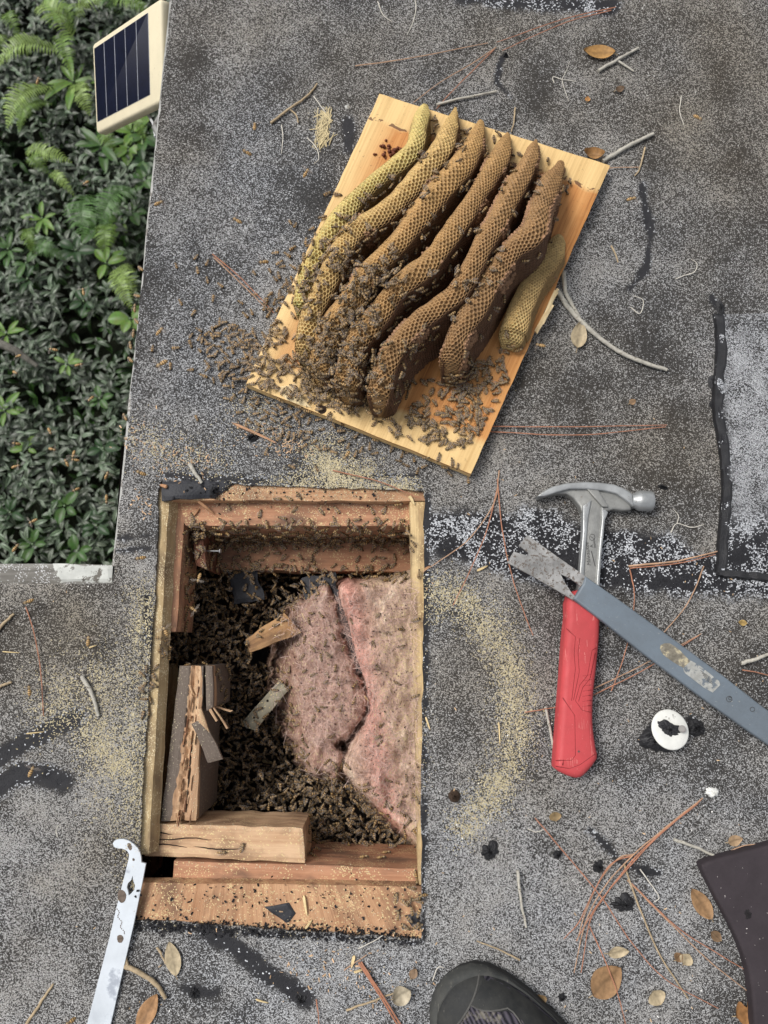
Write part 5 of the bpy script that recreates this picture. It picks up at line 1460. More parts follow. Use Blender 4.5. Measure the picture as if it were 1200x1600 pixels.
def leaf(cx, cy, L, Wd, ang, c, curl, label, tip=0.6, z=0.003, notch=False):
    """dry leaf: L x Wd pixels, long axis at ang degrees (counter-clockwise from +x)"""
    px_ = 0.00086; n, m = 14, 8; V, Cc = [], []
    o = P(cx, cy, z); ca, sa = math.cos(R(ang)), math.sin(R(ang))
    for i in range(n + 1):
        t = i / n
        w = math.sin(math.pi * t ** (0.75 + 0.2 * tip)) ** 0.75 * 0.5
        for k in range(m + 1):
            s = k / m * 2 - 1
            x = (t - 0.5) * L * px_; y = s * w * Wd * px_
            if notch and s > 0: y *= 1 - 0.7 * math.exp(-((t - 0.55) / 0.1) ** 2)
            zz = curl * ((2 * t - 1) ** 2 * 0.6 + s * s * 0.5) * Wd * px_ * 0.5 + 0.0015 * abs(s) * 0 + 0.0012 * mnoise.noise(Vector((t * 3, s * 2, cx)))
            V.append((o.x + x * ca - y * sa, o.y + x * sa + y * ca, o.z + max(zz, -0.001)))
            vein = 0.82 if k == m // 2 else 1.0
            Cc.append([q * vein * (0.9 + 0.2 * mnoise.noise(Vector((t * 5, s * 3, cy)))) * (0.8 + 0.25 * abs(s)) for q in c])
    F = [(i * (m + 1) + k, (i + 1) * (m + 1) + k, (i + 1) * (m + 1) + k + 1, i * (m + 1) + k + 1) for i in range(n) for k in range(m)]
    lf = mk('dry_leaf', V, F, M_LEAF, None, True, col=np.array(Cc))
    a = Vector((o.x + (-0.62 * L * px_) * ca, o.y + (-0.62 * L * px_) * sa, 0.002)); b = Vector((o.x - 0.47 * L * px_ * ca, o.y - 0.47 * L * px_ * sa, z + 0.002))
    V, F = tube_geo([a, b], 0.0006, 5); mk('stem', V, F, M_TWIG2, lf)
    return tag(lf, label, 'leaf', 'dry leaves on the roof')
OR, BE, BR_, PA = (0.52, 0.29, 0.10), (0.60, 0.49, 0.32), (0.42, 0.25, 0.125), (0.62, 0.54, 0.40)
for a in [(935, 83, 54, 27, 176, OR, 0.5, 'orange brown leaf beside the forked twig'), (904, 525, 46, 26, 80, BE, 0.5, 'pale curled leaf under the long grey twig'), (270, 1497, 46, 22, 105, BE, 0.2, 'beige pointed leaf just below the bare plywood'),
          (231, 1580, 52, 24, 62, (0.52, 0.29, 0.14), 0.2, 'orange brown leaf right of the hive tool'), (947, 1532, 54, 40, 42, BR_, 0.25, 'largest brown oval leaf under a pine needle'), (1095, 1411, 48, 24, 123, BR_, 0.3, 'brown leaf beside the kneeling pad'),
          (965, 1487, 30, 15, 8, BE, 0.6, 'small beige curled leaf above the big brown one'), (1025, 1557, 20, 26, 120, BE, 0.3, 'small beige leaf with a dark midrib near the lower edge'), (1072, 1498, 16, 20, 60, BE, 0.3, 'tiny beige leaf between the long needles'),
          (1166, 1580, 34, 34, 20, (0.46, 0.23, 0.09), 0.3, 'notched brown leaf at the lower kneeling pad edge', 0.6, 0.003, True), (1148, 1313, 22, 15, 15, (0.50, 0.34, 0.20), 0.3, 'tiny tan leaf above the kneeling pad corner'), (926, 243, 34, 22, 170, (0.45, 0.25, 0.1), 1.2, 'curled orange leaf peeking out behind the board corner'),
          (628, 1552, 28, 26, 30, PA, 0.9, 'cream curled leaf left of the boot'), (646, 1521, 15, 12, 60, (0.36, 0.24, 0.15), 0.2, 'tiny round brown leaf left of the boot toe'), (1160, 973, 13, 9, 170, (0.5, 0.34, 0.12), 0.2, 'tiny tan leaf flake right of the pry bar'),
          (843, 1562, 16, 20, 110, (0.30, 0.20, 0.10), 0.3, 'tiny brown leaf against the boot side'), (1060, 1495, 13, 14, 40, (0.28, 0.17, 0.09), 0.3, 'tiny dark brown leaf scrap between the needles'), (1118, 1462, 18, 14, 140, (0.25, 0.16, 0.09), 0.3, 'dark leaf scrap beside the kneeling pad edge'), (918, 155, 10, 9, 80, (0.6, 0.3, 0.1), 0.3, 'tiny orange leaf flake below the orange leaf'),
          (867, 1275, 13, 18, 100, (0.34, 0.24, 0.12), 0.3, 'tiny brown leaf scrap below the hammer grip'), (988, 628, 12, 10, 30, (0.36, 0.23, 0.13), 0.3, 'tiny brown leaf scrap right of the board'), (968, 140, 16, 12, 20, (0.2, 0.13, 0.08), 0.6, 'tiny curled dark leaf below the forked twig')]:
    leaf(*a)
# straw tuft, tar crumbs, wad
M_STRAW = attr_mat('dry_fibre', 0.8, 0.2, 0.2)
def strip_base(l=1.0, w=0.1):
    V = [(-l / 2, -w / 2, 0), (-l / 6, -w / 2, 0.06 * l), (l / 6, -w / 2, 0.06 * l), (l / 2, -w / 2, 0), (-l / 2, w / 2, 0), (-l / 6, w / 2, 0.06 * l), (l / 6, w / 2, 0.06 * l), (l / 2, w / 2, 0)]
    T = [(0, 1, 5), (0, 5, 4), (1, 2, 6), (1, 6, 5), (2, 3, 7), (2, 7, 6)]
    return V, T, np.ones((8, 3)), None
def scatter_px(name, pts, base, size, color, mat, zoff=0.001, cvar=0.25, tilt=0.25, surf=None, ang=None, parent=None):
    T, nn, N = [], [], len(pts)
    for p in pts:
        h = surf(p[0], p[1]) if surf else (P(p[0], p[1], 0), Vector((0, 0, 1)))
        if h is None: h = (P(p[0], p[1], 0), Vector((0, 0, 1)))
        T.append(tuple(h[0] + h[1] * zoff)); nn.append(tuple(h[1]))
    nn = np.array(nn) + rng.normal(0, tilt, (N, 3))
    ang = rng.random(N) * 6.283 if ang is None else ang
    Rm = frames(nn, ang, size[0] + (size[1] - size[0]) * rng.random(N) ** 1.5)
    cm = np.array(color)[None] * (1 - cvar + 2 * cvar * rng.random((N, 1)))
    return scatter(name, base, Rm, T, cm, mat, parent)
pts = [(505 + rng.normal(0, 5) , 178 + 48 * rng.random()) for _ in range(130)]
o = scatter_px('straw_tuft', pts, strip_base(1, 0.05), (0.010, 0.026), (0.58, 0.48, 0.28), M_STRAW, 0.002, 0.2, 0.15, ang=rng.normal(1.5, 0.5, 130))
tag(o, 'small tuft of pale straw fibres left of the board', 'straw')
for k, (x, y, rx, ry, lb) in enumerate([(975, 1412, 17, 12, 'largest black tar crumb inside the lower right needle sheaf'), (935, 1354, 8, 8, 'black tar crumb left of the needle sheaf'), (765, 1330, 13, 11, 'black tar crumb below the sawdust arc'), (790, 88, 6, 5, 'black tar crumb at the pine needle end'),
                                        (1035, 742 + 20, 9, 4, 'thin black tar sliver behind the hammer face'), (395, 684, 12, 7, 'black tar crumb beside splinters between board and opening'), (872, 1335, 7, 6, 'small black tar crumb above the crossing needle'), (305, 1550, 9, 9, 'black tar crumb at the hole below the bare plywood'),
                                        (470, 1560, 10, 10, 'black tar crumb near the end of the tar streak'), (700, 1532, 5, 6, 'tiny black tar crumb at the boot toe'), (878, 1558, 6, 5, 'tiny black tar crumb right of the boot'), (335, 768, 10, 8, 'black tar crumb on the torn flap')]):
    o = lump('tar_crumb', x, y, -0.001, rx, ry, 0.005, M_TAR, None, 50 + k, 0.5, k * 0.7); tag(o, lb, 'tar crumb', 'tar crumbs on the roof')
o = lump('white_wad', 1113, 1238, 0, 9, 7, 0.006, simple('white_fluff', (0.75, 0.75, 0.72)), None, 90, 0.4); tag(o, 'small white wad beside the needle sheaf tip', 'wad')
o = lump('white_wad', 543, 168, 0, 5, 4, 0.004, simple('white_fluff2', (0.75, 0.75, 0.72)), None, 91, 0.3); tag(o, 'tiny white crumb at the far left of the board', 'crumb')
M_HOLE = simple('hole_dark', (0.012, 0.010, 0.009), 0.9)
for x, y, r, lb in ((710, 1244, 9, 'round dark acorn cap right of the opening'), (652, 1455, 0, '')):
    if r:
        o = lump('acorn_cap', x, y, 0, r, r, 0.005, simple('acorn_brown', (0.045, 0.028, 0.018), 0.8), None, 95, 0.12); tag(o, lb, 'acorn cap')

# ------------------------------------------------------------------ what lies on surfaces: find them from above
def make_bvh():
    V, F, n = [], [], 0
    for v, f in SOLID:
        V += [tuple(p) for p in v]; F += [tuple(int(i) + n for i in q) for q in f]; n += len(v)
    return BVHTree.FromPolygons(V, F)
BVH = make_bvh()
CAMP = Vector((0, 0, HC))
def surf(px, py):
    h = BVH.ray_cast(CAMP, ray(px, py))
    if h[0] is None: return None
    n = h[1]
    if n.dot(ray(px, py)) > 0: n = -n
    return h[0], n
def poly_pts(poly, n, power=None):
    x0, x1 = min(p[0] for p in poly), max(p[0] for p in poly); y0, y1 = min(p[1] for p in poly), max(p[1] for p in poly)
    out = []
    while len(out) < n:
        x = x0 + (x1 - x0) * rng.random(n * 3); y = y0 + (y1 - y0) * rng.random(n * 3)
        k = in_poly(x, y, poly)
        out += list(zip(x[k], y[k]))
    return out[:n]
def line_pts(pts, n, sd):
    c = catmull(pts, 60); out = []
    for _ in range(n):
        t = rng.random() * 58.99; i = int(t); p = c[i] + (c[i + 1] - c[i]) * (t - i)
        out.append((p[0] + rng.normal(0, sd), p[1] + rng.normal(0, sd)))
    return out

# sawdust and shavings
flake = ([(-.5, -.3, 0), (.5, -.25, 0.1), (.45, .3, 0.05), (-.4, .3, .15)], [(0, 1, 2), (0, 2, 3)], np.ones((4, 3)), None)
M_DUST = attr_mat('sawdust', 0.9, 0.1, 0.15)
sd_pts = []
sd_pts += line_pts([(700, 935), (742, 958), (785, 1010), (805, 1075), (808, 1140), (795, 1200), (768, 1250), (735, 1290)], 900, 14)
sd_pts += line_pts([(508, 705), (500, 738), (540, 750)], 1500, 14)
sd_pts += line_pts([(350, 770), (450, 762), (640, 768)], 1700, 11)
sd_pts += line_pts([(300, 795), (640, 790)], 500, 9)
sd_pts += line_pts([(168, 1140), (188, 1200)], 600, 24)
sd_pts += line_pts([(120, 1080), (190, 1050), (190, 1240), (200, 1330)], 500, 30)
sd_pts += line_pts([(228, 1000), (215, 1330)], 900, 9)
sd_pts += line_pts([(281, 1045), (252, 1280)], 420, 4)
sd_pts += line_pts([(318, 1060), (306, 1150), (306, 1280)], 420, 9)
sd_pts += line_pts([(232, 1289), (470, 1294)], 330, 3.5)
sd_pts += line_pts([(473, 1296), (476, 1346)], 90, 3)
sd_pts += line_pts([(290, 1350), (650, 1362)], 160, 4)
sd_pts += line_pts([(215, 1440), (640, 1458)], 520, 7)
sd_pts += line_pts([(225, 1410), (640, 1420)], 260, 16)
sd_pts += line_pts([(640, 940), (652, 1100), (652, 1250)], 600, 12)
sd_pts += line_pts([(440, 1500), (600, 1510)], 140, 30)
sd_pts = [q for q in sd_pts if rng.random() < float(0.15 + 1.7 * np.clip(fbm(np.array(q[0] / 26), np.array(q[1] / 26), 91, 3) - 0.12, 0, 1))]
o = scatter_px('sawdust', sd_pts, flake, (0.0005, 0.0015), (0.66, 0.58, 0.40), M_DUST, 0.0006, 0.25, 0.35, surf); tag(o, 'pale yellow sawdust drifted around the opening', 'sawdust', kind='stuff')
sh = line_pts([(200, 690), (260, 715), (330, 725)], 150, 20) + line_pts([(370, 660), (440, 690), (470, 700)], 150, 17) + line_pts([(230, 800), (222, 780)], 30, 10) + [] + line_pts([(450, 1500), (620, 1540)], 90, 28) + line_pts([(250, 1420), (640, 1430)], 60, 18)
o = scatter_px('wood_shavings', sh, strip_base(1, 0.32), (0.0014, 0.0050), (0.55, 0.37, 0.23), M_DUST, 0.001, 0.35, 0.3, surf); tag(o, 'small tan wood shavings strewn around the opening', 'shavings', kind='stuff')
fs_ = [q for q in [(rng.random() * 1200, 640 + rng.random() * 960) for _ in range(240)] if not (q[0] < 270 and q[1] < 915) and not (200 < q[0] < 665 and 745 < q[1] < 1470)]
o = scatter_px('wood_flecks', fs_, strip_base(1, 0.32), (0.0015, 0.0042), (0.60, 0.42, 0.25), M_DUST, 0.0012, 0.35, 0.3, None); tag(o, 'tiny tan wood flecks strewn over the near half of the roof', 'flecks', kind='stuff')
gr = [(rng.random() * 1200, rng.random() * 1600) for _ in range(1500)]
gr = [g_ for g_ in gr if not (g_[0] < 270 and g_[1] < 915) and not (200 < g_[0] < 668 and 745 < g_[1] < 1475)]
o = scatter_px('grit', gr, flake, (0.0008, 0.0024), (0.75, 0.74, 0.72), M_DUST, 0.0008, 0.2, 0.5, None); tag(o, 'loose white granules scattered on the roof', 'granules', kind='stuff')
bk = line_pts([(215, 1444), (440, 1454), (655, 1464)], 1100, 6) + line_pts([(225, 1400), (640, 1405)], 120, 14) + line_pts([(300, 765), (600, 772)], 160, 14) + [(rng.random() * 420 + 220, 1390 + rng.random() * 60) for _ in range(60)] + line_pts([(440, 600), (560, 660)], 20, 30)
o = scatter_px('tar_grit', bk, flake, (0.001, 0.0045), (0.02, 0.02, 0.022), M_DUST, 0.001, 0.3, 0.5, surf); tag(o, 'black tar grit along the rim of the opening', 'tar grit', kind='stuff')
# countable pale splinters
M_SPL = simple('pale_splinter', (0.62, 0.48, 0.26), 0.8, 0.2, 0, 0.2, 90, 0.0003)
M_SPL2 = simple('brown_splinter', (0.40, 0.22, 0.12), 0.8, 0.2, 0, 0.25, 90, 0.0003)
def splinter(a, b, w, mat, label, lift=0.002):
    ha, hb = surf(*a), surf(*b)
    if ha is None or hb is None: return
    p, q = ha[0] + Vector((0, 0, lift)), hb[0] + Vector((0, 0, lift * 0.6))
    d = (q - p); s = Vector((-d.y, d.x, 0)).normalized() * w
    V = []
    for t, k, h in ((0, 0.5, 0.4), (0.12, 1, 1), (0.55, 0.9, 1.1), (0.85, 0.6, 0.8), (1, 0.15, 0.3)):
        c = p + d * t + Vector((0, 0, 0.0008 * math.sin(t * 3)))
        V += [c - s * k, c + s * k * 0.8, c + s * k * 0.6 + Vector((0, 0, w * h)), c - s * k * 0.7 + Vector((0, 0, w * h * 0.8))]
    F = [(i * 4 + k, i * 4 + (k + 1) % 4, i * 4 + 4 + (k + 1) % 4, i * 4 + 4 + k) for i in range(4) for k in range(4)] + [(3, 2, 1, 0), (16, 17, 18, 19)]
    tag(mk('splinter', V, F, mat), label, 'splinter', 'wood splinters')
for a in [((310, 783), (336, 804), 0.0024, M_SPL2, 'brown splinter leaning in the far left corner of the opening'), ((303, 806), (312, 795), 0.002, M_SPL2, 'small splinter under the brown one in the corner'), ((475, 1398), (480, 1430), 0.0022, M_SPL, 'pale splinter on the bare plywood'), ((477, 1450), (488, 1436), 0.0018, M_SPL, 'short pale splinter at the tar edge of the plywood'),
          ((365, 662), (432, 692), 0.0022, M_SPL2, 'long brown splinter between the board and the opening'), ((745, 892), (762, 884), 0.0020, M_SPL, 'pale splinter on the tar strip by the needles'), ((779, 1128), (781, 1165), 0.0010, M_SPL, 'thin upright splinter inside the sawdust arc'), ((554, 1492), (549, 1512), 0.0022, M_SPL, 'pale splinter by the broken needle left of the boot'),
          ((553, 1518), (568, 1513), 0.0018, M_SPL, 'short pale splinter crossing below the broken needle'), ((640, 775), (648, 790), 0.0024, M_SPL, 'torn pale splinter at the far right corner of the opening'), ((569, 1087), (577, 1096), 0.0016, M_SPL, 'green tinged straw in the crack of the insulation'), ((526, 1205), (538, 1218), 0.0026, M_SPL, 'pale chip among the dark bees near the crack'),
          ((410, 1188), (428, 1192), 0.0030, M_SPL, 'white chip in the dark centre of the opening'), ((472, 958), (476, 968), 0.0010, M_SPL, 'white curl on the dull pink batt'), ((262, 762), (250, 758), 0.0030, M_SPL2, 'small tan chip on the corner of the torn flap'), ((663, 890), (672, 884), 0.0016, M_SPL2, 'tiny brown splinter on the right rim'), ((665, 1120), (672, 1140), 0.0014, M_SPL, 'small pale splinter on the roof right of the insulation'),
          ((400, 1560), (420, 1566), 0.0012, M_SPL, 'tiny pale splinter below the tar streak'), ((140, 1012), (152, 1008), 0.0012, M_SPL, 'tiny pale splinter on the left part of the roof'), ((5, 1018), (32, 1020), 0.0009, M_SPL, 'bent straw at the left frame edge'), ((42, 1146), (70, 1143), 0.0010, M_SPL, 'thin straw on the left tar streak')]:
    splinter(*a)

# pink fibres standing off the insulation
fp = poly_pts([(455, 950), (650, 905), (655, 1290), (600, 1260), (540, 1190), (480, 1160)], 14000)
o = scatter_px('insulation_fibres', fp, strip_base(1, 0.016), (0.005, 0.020), (0.62, 0.44, 0.38), M_DUST, 0.0012, 0.5, 0.5, surf); tag(o, 'loose pink glass fibres on the insulation', 'fibres', kind='stuff')

dp = poly_pts([(445, 950), (650, 905), (655, 1290), (600, 1260), (540, 1190), (470, 1160)], 900)
o = scatter_px('insulation_dirt', dp, flake, (0.0008, 0.0035), (0.10, 0.06, 0.045), M_DUST, 0.0014, 0.6, 0.5, surf); tag(o, 'dark crumbs of dirt on the pink insulation', 'dirt', kind='stuff')
bf = line_pts([(520, 922), (470, 950), (440, 1010), (432, 1080), (450, 1150), (490, 1200), (528, 1205)], 320, 9) + line_pts([(535, 925), (552, 1000), (572, 1070), (576, 1105), (552, 1150), (540, 1195), (590, 1250), (640, 1295)], 160, 5)
o = scatter_px('insulation_wisps', bf, strip_base(1, 0.014), (0.012, 0.034), (0.62, 0.47, 0.42), M_DUST, 0.002, 0.45, 0.7, surf); tag(o, 'long pale wisps of glass fibre at the torn batt edges', 'fibres', kind='stuff')
pf = [(1110 + 90 * rng.random(), 1350 + 250 * rng.random()) for _ in range(60)]; pf = [q for q in pf if q[0] > 1105 + (q[1] - 1350) * 0.33]
o = scatter_px('pad_dust', pf, flake, (0.0005, 0.0016), (0.5, 0.47, 0.45), M_DUST, 0.0006, 0.4, 0.3, surf); tag(o, 'pale dust specks on the kneeling pad', 'dust', kind='stuff')
# ------------------------------------------------------------------ bees
M_BEE = attr_mat('bee_body', 0.55, 0.35, 0.35, 900)
def wing_mat():
    m = Mat('bee_wing', 0.5, 0.25); m.color((0.34, 0.29, 0.25))
    t = m.n('BsdfTransparent'); x = m.n('MixShader', {0: 0.17, 1: t.outputs[0], 2: m.b.outputs[0]})
    m.l(x.outputs[0], m.t.nodes['Material Output'].inputs['Surface'])
    return m.m
M_WING = wing_mat()
def bee_geo(hi=True, fly=False, curl=0.0):
    V, T, C, MI = [], [], [], []
    def ell(c, r, n, s, colf, droop=0.0):
        st = len(V)
        for i in range(n + 1):
            a = math.pi * i / n; x = math.cos(a); q = math.sin(a)
            for k in range(s):
                b = 2 * math.pi * k / s
                V.append((c[0] + r[0] * x, c[1] + r[1] * q * math.cos(b), c[2] + r[2] * q * math.sin(b) - droop * (1 - x) ** 2))
                C.append(colf(i / n, math.sin(b) * q))
        for i in range(n):
            for k in range(s):
                q = (k + 1) % s; a, b, c_, d = st + i * s + k, st + i * s + q, st + (i + 1) * s + q, st + (i + 1) * s + k
                T.extend([(a, b, c_), (a, c_, d)]); MI.extend([0, 0])
    amber, dark, fuzz, grey = (0.50, 0.315, 0.13), (0.026, 0.017, 0.011), (0.26, 0.185, 0.10), (0.15, 0.115, 0.07)
    na = 12 if hi else 9
    def abd(t, up):
        if t > 0.88: return dark
        return amber if int(t * na) % 2 == 0 else dark
    ell((-0.0033, 0, 0.0026), (0.0044, 0.0022, 0.0020), na, 8 if hi else 6, abd, 0.0003 + curl)
    ell((0.0022, 0, 0.0031), (0.0020, 0.0020, 0.0018), 5 if hi else 4, 8 if hi else 6, lambda t, up: fuzz if up > -0.2 else grey)
    ell((0.0046, 0, 0.0027), (0.0011, 0.0015, 0.0013), 4 if hi else 3, 7 if hi else 5, lambda t, up: (0.07, 0.05, 0.035))
    for sg in (-1, 1):
        for L, w, a, z in ((0.0088, 0.0027, 13, 0.0050), (0.0062, 0.0020, 24, 0.0047)):
            if fly: a = 100 if L > 0.008 else 118
            ca, sa = -math.cos(R(a)), sg * math.sin(R(a)); st = len(V)
            for t, q in ((0, 0.25), (0.45, 0.9), (0.8, 1.0), (1.0, 0.35)):
                for e in (-0.5, 0.5):
                    V.append((0.0016 + ca * L * t - sa * w * q * e, sg * 0.0008 + sa * L * t + ca * w * q * e, z + 0.0004 * math.sin(t * 3)))
                    C.append((0.4, 0.38, 0.36))
            for i in range(3): T.extend([(st + 2 * i, st + 2 * i + 1, st + 2 * i + 3), (st + 2 * i, st + 2 * i + 3, st + 2 * i + 2)]); MI.extend([1, 1])
        if hi:
            for x0, x1, y1 in ((0.0034, 0.0056, 0.0032), (0.0022, 0.0024, 0.0044), (0.0010, -0.0022, 0.0044)):
                pa = (x0, sg * 0.0012, 0.0022); pb = ((x0 + x1) / 2, sg * (0.0012 + y1) / 2 * 1.15, 0.0029); pc = (x1, sg * y1, 0.0001)
                for A, B in ((pa, pb), (pb, pc)):
                    st = len(V); r = 0.00028
                    for Q in (A, B):
                        for k in range(3): V.append((Q[0] + r * math.cos(2.1 * k), Q[1] + r * math.sin(2.1 * k) * 0.6, Q[2] + r * math.sin(2.1 * k))); C.append((0.05, 0.035, 0.022))
                    for k in range(3): q = (k + 1) % 3; T.extend([(st + k, st + q, st + 3 + q), (st + k, st + 3 + q, st + 3 + k)]); MI.extend([0, 0])
            st = len(V); V.extend([(0.0054, sg * 0.0004, 0.0032), (0.0056, sg * 0.0006, 0.0031), (0.0074, sg * 0.0014, 0.0026)]); C.extend([(0.03, 0.02, 0.015)] * 3); T.append((st, st + 1, st + 2)); MI.append(0)
    return np.array(V), np.array(T), np.array(C), np.array(MI)
BEE_HI, BEE_LO, BEE_FLY, BEE_CURL = bee_geo(True), bee_geo(False), bee_geo(True, True), bee_geo(True, False, 0.0006)
def bee_mesh(b, tint, name='honey_bee'):
    me = bpy.data.meshes.new(name)
    me.from_pydata([tuple(v) for v in b[0]], [], [tuple(int(i) for i in t) for t in b[1]])
    me.materials.append(M_BEE); me.materials.append(M_WING); me.polygons.foreach_set('material_index', b[3].astype(np.int32))
    me.polygons.foreach_set('use_smooth', np.ones(len(me.polygons), bool))
    a = me.attributes.new('col', 'FLOAT_COLOR', 'POINT'); cc = np.ones((len(b[0]), 4)); cc[:, :3] = np.clip(b[2] * tint, 0, 1); a.data.foreach_set('color', cc.ravel())
    return me
BEE_ME = [bee_mesh(BEE_HI, 1.0), bee_mesh(BEE_CURL, 0.8), bee_mesh(BEE_HI, 1.2), bee_mesh(BEE_CURL, 0.95)]
BEE_FME = bee_mesh(BEE_FLY, 1.5)
stuffR, stuffT, stuffC = [], [], []
n_ind = 0
def bee_obj(loc, nor, ang, scale, me, label, group):
    global n_ind
    m = frames(np.array([tuple(nor)]), np.array([ang]), np.array([scale]))[0]
    M4 = Matrix([[*m[0], loc[0]], [*m[1], loc[1]], [*m[2], loc[2]], [0, 0, 0, 1]])
    o = bpy.data.objects.new('honey_bee', me); COL.link(o); o.matrix_world = M4
    tag(o, label, 'bee', group); n_ind += 1
    return o
placed = []
def bees(pts, label=None, group=None, lift=(0, 0), zmin=None, mind=7.0, tint=1.0, flat=0.25, dirv=None, clump=None):
    """place bees seen at pixel points on the surface below; individuals if label is given, else part of the mass"""
    for x, y in pts:
        if clump and rng.random() > float(sstep(clump[1], clump[1] + 0.12, fbm(np.array(x / clump[0]), np.array(y / clump[0]), 19, 2))): continue
        if mind and any(abs(x - a) < mind and abs(y - b) < mind and (x - a) ** 2 + (y - b) ** 2 < mind * mind for a, b in placed[-900:]): continue
        if zmin is not None:
            z = zmin[0] + (zmin[1] - zmin[0]) * rng.random()
            h = surf(x, y); p = P(x, y, z); n = Vector((0, 0, 1))
            if h is not None and h[0].z > z + 0.004:
                if rng.random() < 0.85: continue
                p, n = h
        else:
            h = surf(x, y)
            if h is None: continue
            p, n = h
        placed.append((x, y))
        n = (n + Vector(rng.normal(0, flat, 3))).normalized()
        p = p + n * (lift[0] + (lift[1] - lift[0]) * rng.random() ** 1.5)
        ang = rng.random() * 6.283 if dirv is None else dirv + rng.normal(0, 0.6)
        s = 0.84 + 0.22 * rng.random()
        if label and n_ind < 299:
            bee_obj(p, n, ang, s, BEE_ME[int(rng.random() * 4)], label, group)
        else:
            stuffR.append(frames(np.array([tuple(n)]), np.array([ang]), np.array([s]))[0]); stuffT.append(tuple(p)); stuffC.append(tint * (0.75 + 0.5 * rng.random()))
# singled out
sing = [(348, 1331, 'single bee lying on the pale wood block, left of a pair', 0), (379, 1323, 'single bee on the pale wood block, right of a pair', 1.2), (500, 640, 'bee beside the knot hole at the near edge of the board', 0), (592, 962, 'dark bee on the bright pink batt, upper of two', 0.6), (608, 991, 'dark bee on the bright pink batt, second from its far end', 2.6),
        (583, 1007, 'dark bee next to the crack on the bright pink batt', 2.1), (590, 1042, 'dark bee at the middle of the bright pink batt', 2.0), (591, 1152, 'dark bee on the near half of the bright pink batt', 0.4), (605, 1334, 'bee crossing the brown rafter face at the near end', 0.2), (570, 1341, 'bee on the rafter face left of another one', 0.1), (597, 1342, 'bee just below the rafter face bees', 1.1),
        (494, 423, 'dark bee alone on the palest comb', 1.9), (541, 340, 'bee on the flank of the palest comb', 0.3), (610, 275, 'striped bee at the bend of the palest comb', 2.9), (717, 361, 'bee on the ridge of the brown middle comb', 2.0), (800, 333, 'grey bee on the ridge of the fifth comb', 2.7), (831, 286, 'grey bee near the tip of the fifth comb', 2.9), (722, 226, 'bee on the third comb near its tip', 0.1),
        (483, 497, 'dark bee at the near end of the golden second comb', 0.1), (655, 1290 + 155, 'bee sitting on the rim at the near right corner of the opening', 0.4), (622, 1428, 'bee on the plywood by the black scrap', 1.5), (619, 1400, 'bee on the plywood close to the right rim', 1.4), (640, 1407, 'bee next to the rim on the bare plywood', 0.8)]
for x, y, lb, a in sing:
    h = surf(x, y)
    if h: bee_obj(h[0], h[1], a, 0.95, BEE_ME[1 if 'dark' in lb else 2], lb, 'lone bees'); placed.append((x, y))
# crawling along the roof edge
ORD = ['first', 'second', 'third', 'fourth', 'fifth', 'sixth', 'seventh', 'eighth', 'ninth', 'tenth', 'eleventh', 'twelfth', 'thirteenth', 'fourteenth', 'fifteenth', 'sixteenth', 'seventeenth', 'eighteenth', 'nineteenth', 'twentieth', 'twenty first', 'twenty second']
for k, (x, y) in enumerate(((221, 420), (215, 463), (213, 481), (215, 502), (211, 520), (206, 539), (205, 562), (197, 651))):
    p = P(x, y, -0.004); bee_obj(p, (-0.5, 0, 0.85), 1.6 + rng.normal(0, .5), 1.0, BEE_ME[2], '%s bee from the top in the file along the left roof edge' % ORD[k], 'bees on the roof edge')
# in flight, over the plants and over the roof
# flying
fl = [(131, 456, -.25), (83, 547, -.2), (30, 558, -.3), (26, 584, -.2), (125, 571, -.25), (143, 626, -.2), (78, 676, -.2), (24, 693, -.25), (84, 702, -.3), (116, 712, -.2), (105, 722, -.25), (117, 719, -.3), (27, 730, -.2), (168, 741, -.15), (167, 781, -.15), (52, 816, -.2), (25, 855, -.12), (118, 766, -.35), (134, 288, -.25), (61, 126, -.3)]
for k, (x, y, z) in enumerate(sorted(fl, key=lambda q: q[1])): bee_obj(P(x, y, z), Vector(rng.normal(0, 0.25, 3)) + Vector((0, 0, 1)), rng.random() * 6.28, 1.15, BEE_FME, '%s bee from the top flying over the dark plants' % ORD[k], 'bees in flight over the plants')
fl2 = [(253, 571, .22), (252, 518, .05), (398, 199, .04), (385, 237, .04), (480, 270, .04), (249, 318, .03), (219, 738, .03), (218, 873, .03), (312, 905, -.03), (304, 953, -.05), (43, 938, .02), (139, 1000, .02), (44, 1078, .02), (50, 1204, .02), (987, 312, .03), (1090, 186, .03), (410, 410, .03), (370, 345, .03), (258, 985, .02), (843, 541, .02), (107, 1597, .04), (540, 712, .03)]
for k, (x, y, z) in enumerate(sorted(fl2, key=lambda q: q[1])): bee_obj(P(x, y, z), Vector(rng.normal(0, 0.3, 3)) + Vector((0, 0, 1)), rng.random() * 6.28, 1.1, BEE_FME, '%s bee from the top flying low over the roof' % ORD[k], 'bees in flight over the roof')
# bees on the bare lower part of the board
bees(poly_pts([(640, 640), (700, 590), (740, 560), (785, 562), (792, 600), (760, 650), (735, 695), (700, 700), (660, 690), (635, 665)], 1100), 'bee in the crowd on the bare near right part of the board', 'bees on the bare board', mind=6.6, lift=(0, .002), clump=(26, 0.34))
bees(line_pts([(788, 515), (792, 540), (778, 565)], 16, 6), 'bee in the short file below the small golden comb', 'bees below the small comb', mind=10)
bees(line_pts([(640, 605), (680, 592), (720, 580), (770, 568)], 26, 4), 'bee in the crowd on the bare near right part of the board', 'bees on the bare board', mind=9)
